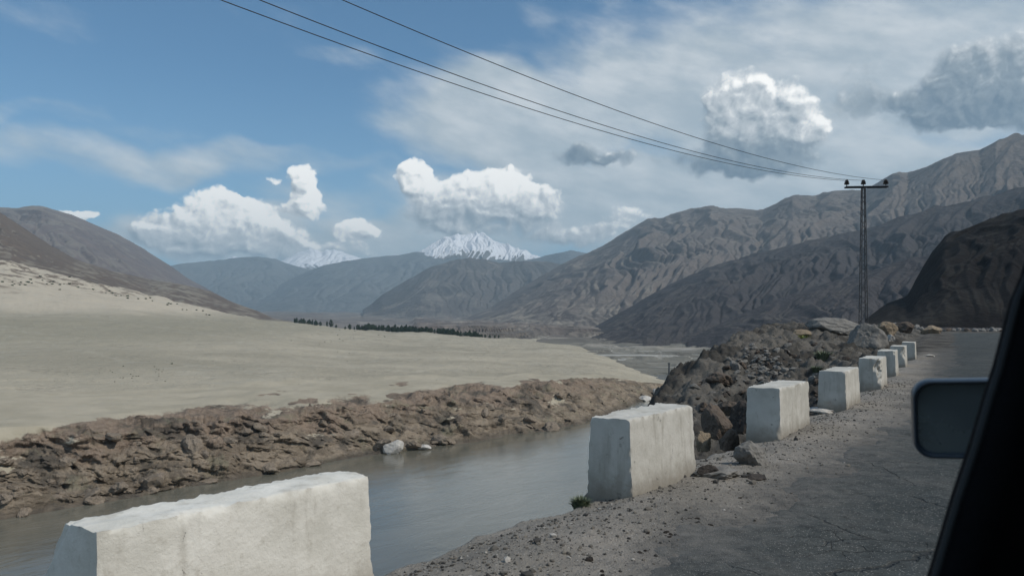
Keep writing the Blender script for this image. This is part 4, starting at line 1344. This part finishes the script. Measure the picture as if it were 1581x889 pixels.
# ---------------------------------------------------------------- plants
def tuft_mesh(name, mat, n, h, r, seed, width=0.012, droop=0.35):
    q = np.random.RandomState(seed)
    vs, fs = [], []
    for i in range(n):
        a = q.uniform(0, 6.28)
        rr = r * math.sqrt(q.rand()) * 0.45
        bx, by = rr * math.cos(a), rr * math.sin(a)
        a2 = a + q.normal(0, 0.5)
        L = h * q.uniform(.5, 1.05)
        lean = q.uniform(0.1, 0.9) * r
        tx, ty = bx + lean * math.cos(a2), by + lean * math.sin(a2)
        w_ = width * q.uniform(.6, 1.4)
        px_, py_ = -math.sin(a2) * w_, math.cos(a2) * w_
        mx, my, mz = bx + (tx - bx) * .45, by + (ty - by) * .45, L * .62
        b = len(vs)
        vs += [(bx - px_, by - py_, -0.02), (bx + px_, by + py_, -0.02), (mx + px_, my + py_, mz), (mx - px_, my - py_, mz), (tx, ty, L * (1 - droop * q.rand()))]
        fs += [(b, b + 1, b + 2, b + 3), (b + 3, b + 2, b + 4)]
    me = bpy.data.meshes.new(name)
    me.from_pydata(vs, [], fs)
    me.materials.append(mat)
    return me


def bush(px, py, wpx, hpx, d, mat, seed, label, n=420, name="bush"):
    n = int(n * 0.6)
    if d is None:
        x, y, z = ground_hit(px, py)
    elif d == "edge":
        x, y = W(6.92, 4.12)
        z = max(gz(x, y), -0.12) - 0.02
    else:
        p = at(px, py, d)
        x, y, z = p
    sc = y / FPX
    r, h = wpx * sc / 2, hpx * sc
    me = tuft_mesh(name, mat, n, h, r, seed, width=max(0.008, r * 0.045))
    return put(name, me, (x, y, z), label=label, cat="plant")


bush(884, 770, 38, 24, "edge", M_leafd, 1, "small grey green tuft beside the near foot of a white block", 500, "grass_tuft")
bush(1236, 532, 34, 17, 44, M_leafy, 2, "bright yellow green bush by the yellowish boulder on the mound")
bush(1272, 557, 36, 18, None, M_leafd, 3, "dull green bush on the rubble behind the white blocks")
bush(1136, 634, 32, 12, None, M_leafy, 4, "low green weeds on the slope between two white blocks")
bush(1262, 575, 26, 12, None, M_leafd, 5, "small grey green bush directly behind a white block")
bush(1180, 600, 20, 9, None, M_leafd, 6, "low grey green weeds at the foot of the grey rubble")

# scrub on the dune and plain
SCR = [tuft_mesh("desert_scrub", M_leafd, 60, 1.0, 1.0, 60 + i, 0.09) for i in range(3)]


def plain_point(px, q):
    i = int(np.clip(np.searchsorted(pxs, px), 0, len(pxs) - 1))
    j = int(np.clip(np.searchsorted(qs, q), 0, len(qs) - 1))
    return Xf[i, j], Yf[i, j], Zg[i, j]


def plain_at(px, py):
    i = int(np.clip(np.searchsorted(pxs, px), 0, len(pxs) - 1))
    pr = HY - (Zg[i] - EYE) / Yf[i] * FPX
    ok = np.nonzero((pr <= py) & (Q[i] > 1.1))[0]
    if len(ok) == 0:
        return None
    j = ok[0]
    return Xf[i, j], Yf[i, j], Zg[i, j]


spots = [(265, 563, 5)] + [(rnd.uniform(160, 260), rnd.gauss(578, 8), rnd.uniform(1.5, 3.5)) for _ in range(26)] + [(rnd.uniform(440, 600), rnd.uniform(510, 530), rnd.uniform(1.5, 3)) for _ in range(14)] \
    + [(rnd.uniform(0, 110), 437 + rnd.gauss(0, 5), rnd.uniform(3, 7)) for _ in range(22)] + [(rnd.uniform(110, 330), 0, rnd.uniform(3, 7)) for _ in range(24)] + [(rnd.uniform(20, 900), rnd.uniform(530, 600), rnd.uniform(1.2, 2.2)) for _ in range(30)]
for px, py, wp in spots:
    if py == 0:
        py = np.interp(px, [110, 200, 260, 330], [443, 458, 470, 486]) + rnd.gauss(0, 3)
    h = plain_at(px, py)
    if h is None:
        continue
    k = wp * h[1] / FPX / 2
    lone = (px, py) == (265, 563)
    put("desert_scrub", rnd.choice(SCR), h, (0, 0, rnd.uniform(0, 6)), (k, k, k * .8),
        "single dark scrub bush alone in the middle of the sand plain" if lone else "tiny dark scrub bush on the sand across the river", "plant", None if lone else "scrub on the sand across the river")


# ---------------------------------------------------------------- line of trees
def tree_protos():
    out = []
    for i in range(5):
        q = np.random.RandomState(700 + i)
        vs, fs = [], []
        n = 190
        tall = i in (1, 3)
        for k in range(n):
            h = q.rand()
            rad = (0.16 if tall else 0.36) * (math.sin(math.pi * min(1, h * 0.9 + 0.12)) ** 0.7)
            a, r_ = q.uniform(0, 6.28), rad * math.sqrt(q.rand())
            c = np.array([r_ * math.cos(a), r_ * math.sin(a), 0.14 + 0.86 * h])
            u = q.normal(size=3)
            u /= np.linalg.norm(u)
            v = np.cross(u, q.normal(size=3))
            v /= np.linalg.norm(v)
            s = q.uniform(.05, .10)
            b = len(vs)
            vs += [tuple(c + u * s), tuple(c + v * s), tuple(c - u * s), tuple(c - v * s)]
            fs.append((b, b + 1, b + 2, b + 3))
        cm = bpy.data.meshes.new("crown")
        cm.from_pydata(vs, [], fs)
        cm.materials.append(M_tree)
        tv, tf = [], []
        for k, (z, r_) in enumerate(((-.05, .03), (.3, .02), (.7, .008))):
            tv += [(r_ * math.cos(a), r_ * math.sin(a), z) for a in np.linspace(0, 6.283, 6)[:-1]]
        for k in range(2):
            tf += [(k * 5 + a, k * 5 + (a + 1) % 5, k * 5 + 5 + (a + 1) % 5, k * 5 + 5 + a) for a in range(5)]
        tm = bpy.data.meshes.new("trunk")
        tm.from_pydata(tv, [], tf)
        tm.materials.append(M_bark)
        out.append((cm, tm))
    return out


TP = tree_protos()
tree_px = [rnd.uniform(455, 497) for _ in range(20)] + [505, 511, 519, 533, 540, 547, 552, 556] + [552 + 193 * rnd.random() ** 0.9 for _ in range(215)] + [749, 756, 764, 770]
for px in sorted(tree_px):
    i = int(np.searchsorted(pxs, px))
    pr = HY - (Zg[i] - EYE) / Yf[i] * FPX
    jr = int(np.argmin(np.where((Q[i] > 3.2) & (Q[i] < 4.9), pr, 1e9)))          # rim of the plain
    d = Yf[i, jr] + rnd.uniform(4, 40)
    hpx = rnd.uniform(3.5, 8.5) if px < 700 else rnd.uniform(3, 7)
    if rnd.random() < 0.08:
        hpx *= 1.3
    hpx *= 0.95
    if px > 745:
        hpx = 4
    hm = (hpx + 1.5) * d / FPX
    zt = Zg[i, jr] - 0.8
    cm, tm = rnd.choice(TP)
    r = bpy.data.objects.new("tree", None)
    r.location = ((px - CX) / FPX * d, d, zt)
    r.scale = (hm * rnd.uniform(.8, 1.3), hm * rnd.uniform(.8, 1.3), hm)
    r.rotation_euler = (0, 0, rnd.uniform(0, 6))
    link(r)
    tag(r, "small dark green tree in the long tree line at the edge of the sand plain", "tree", "tree line beyond the sand plain")
    link(bpy.data.objects.new("crown", cm), r)
    link(bpy.data.objects.new("trunk", tm), r)


# ---------------------------------------------------------------- small houses far off
def house(px, py, d, w_, h_, mat, label):
    p = at(px, py, d)
    r = bpy.data.objects.new("house", None)
    r.location = p
    link(r)
    tag(r, label, "house")
    def box(nm, x0, x1, y0, y1, z0, z1, m):
        v = [(x, y, z) for x in (x0, x1) for y in (y0, y1) for z in (z0, z1)]
        f = [(0, 1, 3, 2), (4, 6, 7, 5), (0, 4, 5, 1), (2, 3, 7, 6), (0, 2, 6, 4), (1, 5, 7, 3)]
        return mesh_obj(nm, v, f, m, r)
    box("wall", -w_ / 2, w_ / 2, -w_ * .3, w_ * .3, -4, h_, mat)
    box("roof", -w_ / 2 - .3, w_ / 2 + .3, -w_ * .3 - .3, w_ * .3 + .3, h_, h_ + .4, mat)
    box("door", -.8, .8, -w_ * .3 - .06, -w_ * .3 + .02, 0, 2.3, M_bark)


house(592, 484, 6500, 22, 16, M_white, "bright white building far off on the valley floor")
house(582, 486.5, 6300, 16, 8, M_white, "low white house left of the bright white building in the valley")
house(661, 521, 1020, 2.6, 4.5, M_white, "narrow pale house in front of the tree line")
house(676, 521, 1015, 5, 3.2, M_mud, "wider pale house in front of the right part of the tree line")

# post on the river flats
p = at(1033, 572, 430)
pm = []
for z, r_ in ((-3, .5), (3.6, .42), (3.7, .75), (4.3, .75)):
    pm.append([(r_ * math.cos(a), r_ * math.sin(a), z) for a in np.linspace(0, 6.283, 9)[:-1]])
vs = [v for ring in pm for v in ring]
fs = [(k * 8 + a, k * 8 + (a + 1) % 8, k * 8 + 8 + (a + 1) % 8, k * 8 + 8 + a) for k in range(3) for a in range(8)] + [tuple(range(24, 32))]
o = mesh_obj("gauge_post", vs, fs, M_steel)
o.location = p
tag(o, "thin dark post standing on the river flats", "post")


# ---------------------------------------------------------------- lattice pole
def tube(pts, rad, sides=6, cap=True):
    vs, fs = [], []
    pts = [Vector(p_) for p_ in pts]
    for i, p_ in enumerate(pts):
        d = (pts[min(i + 1, len(pts) - 1)] - pts[max(i - 1, 0)]).normalized()
        a = d.cross(Vector((0.13, 0.31, 1))).normalized()
        b = d.cross(a)
        for k in range(sides):
            t = 2 * math.pi * k / sides
            vs.append(tuple(p_ + (a * math.cos(t) + b * math.sin(t)) * rad))
    for i in range(len(pts) - 1):
        for k in range(sides):
            fs.append((i * sides + k, i * sides + (k + 1) % sides, (i + 1) * sides + (k + 1) % sides, (i + 1) * sides + k))
    if cap:
        fs.append(tuple(range(sides))[::-1])
        fs.append(tuple(range((len(pts) - 1) * sides, len(pts) * sides)))
    return vs, fs


def join(parts):
    vs, fs = [], []
    for v, f in parts:
        b = len(vs)
        vs += v
        fs += [tuple(i + b for i in q) for q in f]
    return vs, fs


PD = 50.0
pb = at(1333, 503, PD)
pole = bpy.data.objects.new("utility_pole", None)
pole.location = pb
link(pole)
tag(pole, "dark steel lattice pole with three insulators on its crossarm", "utility pole")
topz = at(1337, 289, PD).z - pb.z
b_w, t_w = 0.22, 0.09
wdir = Vector((31.5, 31.5, 0)).normalized()               # run of the cables
adir = Vector((wdir.y, -wdir.x, 0))
rz = math.radians(-4)
pole.rotation_euler = (0, 0, rz)
for a, b in ((1, 1), (1, -1), (-1, 1), (-1, -1)):
    v, f = tube([(a * b_w, b * b_w, -1.2), (a * t_w, b * t_w, topz)], 0.030, 4)
    mesh_obj("leg", v, f, M_steel, pole)
br = []
nseg = 22
for k in range(nseg):
    z0, z1 = topz * k / nseg, topz * (k + 1) / nseg
    w0, w1 = b_w + (t_w - b_w) * k / nseg, b_w + (t_w - b_w) * (k + 1) / nseg
    sg = 1 if k % 2 else -1
    br += [tube([(-sg * w0, w0, z0), (sg * w1, w1, z1)], .013, 4), tube([(sg * w0, -w0, z0), (-sg * w1, -w1, z1)], .013, 4),
           tube([(w0, sg * w0, z0), (w1, -sg * w1, z1)], .013, 4), tube([(-w0, -sg * w0, z0), (-w1, sg * w1, z1)], .013, 4)]
    if k % 3 == 0:
        br += [tube([(-w0, w0, z0), (w0, w0, z0)], .010, 4), tube([(-w0, -w0, z0), (w0, -w0, z0)], .010, 4), tube([(w0, -w0, z0), (w0, w0, z0)], .010, 4), tube([(-w0, -w0, z0), (-w0, w0, z0)], .010, 4)]
v, f = join(br)
tag(mesh_obj("bracing", v, f, M_steel, pole), kind='stuff')
arm_l, arm_r = -1.14, 1.50
v, f = join([tube([(arm_l, .13, topz), (arm_r, .13, topz)], .065, 4), tube([(arm_l, -.13, topz), (arm_r, -.13, topz)], .065, 4),
             tube([(arm_l + .05, -.13, topz), (arm_l + .05, .13, topz)], .05, 4), tube([(arm_r - .05, -.13, topz), (arm_r - .05, .13, topz)], .05, 4)])
mesh_obj("crossarm", v, f, M_steel, pole)
tops = []
for xx in (-1.04, 0.0, 1.40):
    prof = [(.03, .0), (.03, .12), (.15, .13), (.17, .20), (.10, .22), (.14, .24), (.15, .30), (.09, .32), (.11, .36), (.08, .42), (.02, .43)]
    vs, fs = [], []
    for r_, z in prof:
        vs += [(xx + r_ * math.cos(a), r_ * math.sin(a), topz + .05 + z) for a in np.linspace(0, 6.283, 11)[:-1]]
    for k in range(len(prof) - 1):
        fs += [(k * 10 + a, k * 10 + (a + 1) % 10, k * 10 + 10 + (a + 1) % 10, k * 10 + 10 + a) for a in range(10)]
    fs.append(tuple(range((len(prof) - 1) * 10, len(prof) * 10)))
    mesh_obj("insulator", vs, fs, M_porc, pole)
    c_, s_ = math.cos(rz), math.sin(rz)
    tops.append(Vector((pb.x + xx * c_, pb.y + xx * s_, pb.z + topz + .43)))

# ---------------------------------------------------------------- cables: each fitted by where it leaves the top of the frame
EXIT = [((340, 0), 18.4, (780, 156)), ((400, 0), 18.4, (780, 143)), ((528, 0), 19.6, (780, 105))]
WL = ["power cable hanging lowest of the three across the sky", "middle power cable of the three across the sky", "power cable running highest across the sky toward the pole"]
for n_, ((ex, ey), ed, mid) in enumerate(EXIT):
    a = tops[n_]
    b = at(ex, ey, ed)
    # plan is straight; height a parabola through the insulator, the exit point and the observed mid point
    dirp = Vector((b.x - a.x, b.y - a.y))
    k = (mid[0] - CX) / FPX
    tm_ = (k * a.y - a.x) / (dirp.x - k * dirp.y)
    zm = EYE + (HY - mid[1]) / FPX * (a.y + dirp.y * tm_)
    # z(t) = a.z + p t + q t^2
    q_ = ((zm - a.z) / tm_ - (b.z - a.z)) / (tm_ - 1)
    p_ = (b.z - a.z) - q_
    pts = []
    for i in range(70):
        t = 1.75 * i / 69
        pts.append((a.x + dirp.x * t, a.y + dirp.y * t, a.z + p_ * t + q_ * t * t))
    v, f = tube(pts, 0.0125, 6)
    o = mesh_obj("power_cable", v, f, M_wire, smooth=True)
    tag(o, WL[n_], "cable", "power cables")

# ---------------------------------------------------------------- the car the view is taken from: door pillar and wing mirror
car = bpy.data.objects.new("car", None)
car.location = at(1560, 700, 0.9)
link(car)
tag(car, "dark car interior edge with its wing mirror at the right of the photo", "car")
ci = car.location.copy()
EDGE = [(1650, 250), (1613, 370), (1595, 425), (1578, 462), (1563, 520), (1550, 570), (1535, 615), (1513, 690), (1486, 770), (1462, 850), (1435, 940), (1405, 1040)]
vs, fs = [], []
prof = []
for k in range(9):
    a = math.pi / 2 + math.pi * k / 8
    prof.append((0.035 + 0.035 * math.cos(a), 0.045 * math.sin(a)))
prof = [(0.42, 0.045)] + prof + [(0.42, -0.045)]
for px, py in EDGE:
    p = at(px, py, 0.80)
    for (xo, yo) in prof:
        vs.append((p.x + xo - ci.x, p.y + yo + xo * 0.5 - ci.y, p.z - ci.z))
m_ = len(prof)
for i in range(len(EDGE) - 1):
    for k in range(m_ - 1):
        fs.append((i * m_ + k, i * m_ + k + 1, (i + 1) * m_ + k + 1, (i + 1) * m_ + k))
o = mesh_obj("door_pillar", vs, fs, M_black, car, smooth=True)


vs, fs = [], []
for px, py in EDGE:
    p = at(px - 4, py, 0.805)
    for k in range(6):
        a = 2 * math.pi * k / 6
        vs.append((p.x + .006 * math.cos(a) - ci.x, p.y + .006 * math.sin(a) - ci.y, p.z - ci.z))
for i in range(len(EDGE) - 1):
    for k in range(6):
        fs.append((i * 6 + k, i * 6 + (k + 1) % 6, i * 6 + 6 + (k + 1) % 6, i * 6 + 6 + k))
mesh_obj("window_seal", vs, fs, plain("rubber_seal", (0.010, 0.012, 0.014), 0.5, 0.3), car, smooth=True)

rf = [(-1.5, -1.4), (1.3, -1.4), (1.3, -.3), (.75, .1), (-1.5, .1)]  # unseen car roof slab, added to keep the sun off the pillar
vs = [(W(a, b)[0] - ci.x, W(a, b)[1] - ci.y, z - ci.z) for z in (2.18, 2.23) for a, b in rf]
mesh_obj("roof", vs, [(4, 3, 2, 1, 0), (5, 6, 7, 8, 9)] + [(i, (i + 1) % 5, 5 + (i + 1) % 5, 5 + i) for i in range(5)], M_black, car)


def rrect(w_, h_, r_, n=8):
    out = []
    for cx_, cy_, a0 in ((w_ / 2 - r_, h_ / 2 - r_, 0), (-w_ / 2 + r_, h_ / 2 - r_, 90), (-w_ / 2 + r_, -h_ / 2 + r_, 180), (w_ / 2 - r_, -h_ / 2 + r_, 270)):
        for k in range(n + 1):
            a = math.radians(a0 + 90 * k / n)
            out.append((cx_ + r_ * math.cos(a), cy_ + r_ * math.sin(a)))
    return out


MD = 1.30
mc = at(1499, 648, MD)
sc = MD / FPX
mw, mh = 158 * sc, 122 * sc
rings = [(1.0 - .03, 1.0 - .04, -0.004), (1.0, 1.0, 0.0), (1.02, 1.02, 0.03), (0.98, 0.96, 0.06), (0.72, 0.7, 0.095), (0.2, 0.2, 0.105)]
inner = [(0.925, 0.90, 0.004), (0.905, 0.875, 0.016)]


def lathe_rings(specs, taper=0.05):
    vs, fs, n = [], [], None
    for fw, fh, dep in specs:
        pr = rrect(mw * fw, mh * fh, min(mw * fw, mh * fh) * 0.22)
        n = len(pr)
        for x, z in pr:
            vs.append((x - 0.03 * z, dep, z + 0.05 * x))
    for k in range(len(specs) - 1):
        for a in range(n):
            fs.append((k * n + a, k * n + (a + 1) % n, (k + 1) * n + (a + 1) % n, (k + 1) * n + a))
    return vs, fs, n


mir = bpy.data.objects.new("wing_mirror", None)
mir.location = mc - ci
mir.rotation_euler = (math.radians(3), 0, math.radians(-24))
link(mir, car)
vs, fs, n = lathe_rings([inner[1], inner[0]] + rings)
fs.append(tuple(range(len(vs) - n, len(vs))))
mesh_obj("housing", vs, fs, M_housing, mir, smooth=True)
vs, fs, n = lathe_rings([(0.917, 0.89, 0.012)])
mesh_obj("mirror_glass", vs, [tuple(range(n))], M_glass, mir)

# ---------------------------------------------------------------- haze
xs0, xs1, ys0, ys1 = -16000, 16000, -2000, 22000
hz = mesh_obj("haze", [(x, y, z) for x in (xs0, xs1) for y in (ys0, ys1) for z in (-64, 1560)],
              [(0, 1, 3, 2), (4, 6, 7, 5), (0, 4, 5, 1), (2, 3, 7, 6), (0, 2, 6, 4), (1, 5, 7, 3)], None)
mh_, kh = material("haze_air")
vol = kh.n('ShaderNodeVolumePrincipled', {'Color': (0.64, 0.86, 1.0, 1), 'Density': 7.6e-5, 'Anisotropy': 0.0})
oo = kh.n('ShaderNodeOutputMaterial')
kh.t.links.new(vol.outputs[0], oo.inputs['Volume'])
hz.data.materials.append(mh_)
tag(hz, "thin blue haze filling the valley air", "haze", kind='stuff')
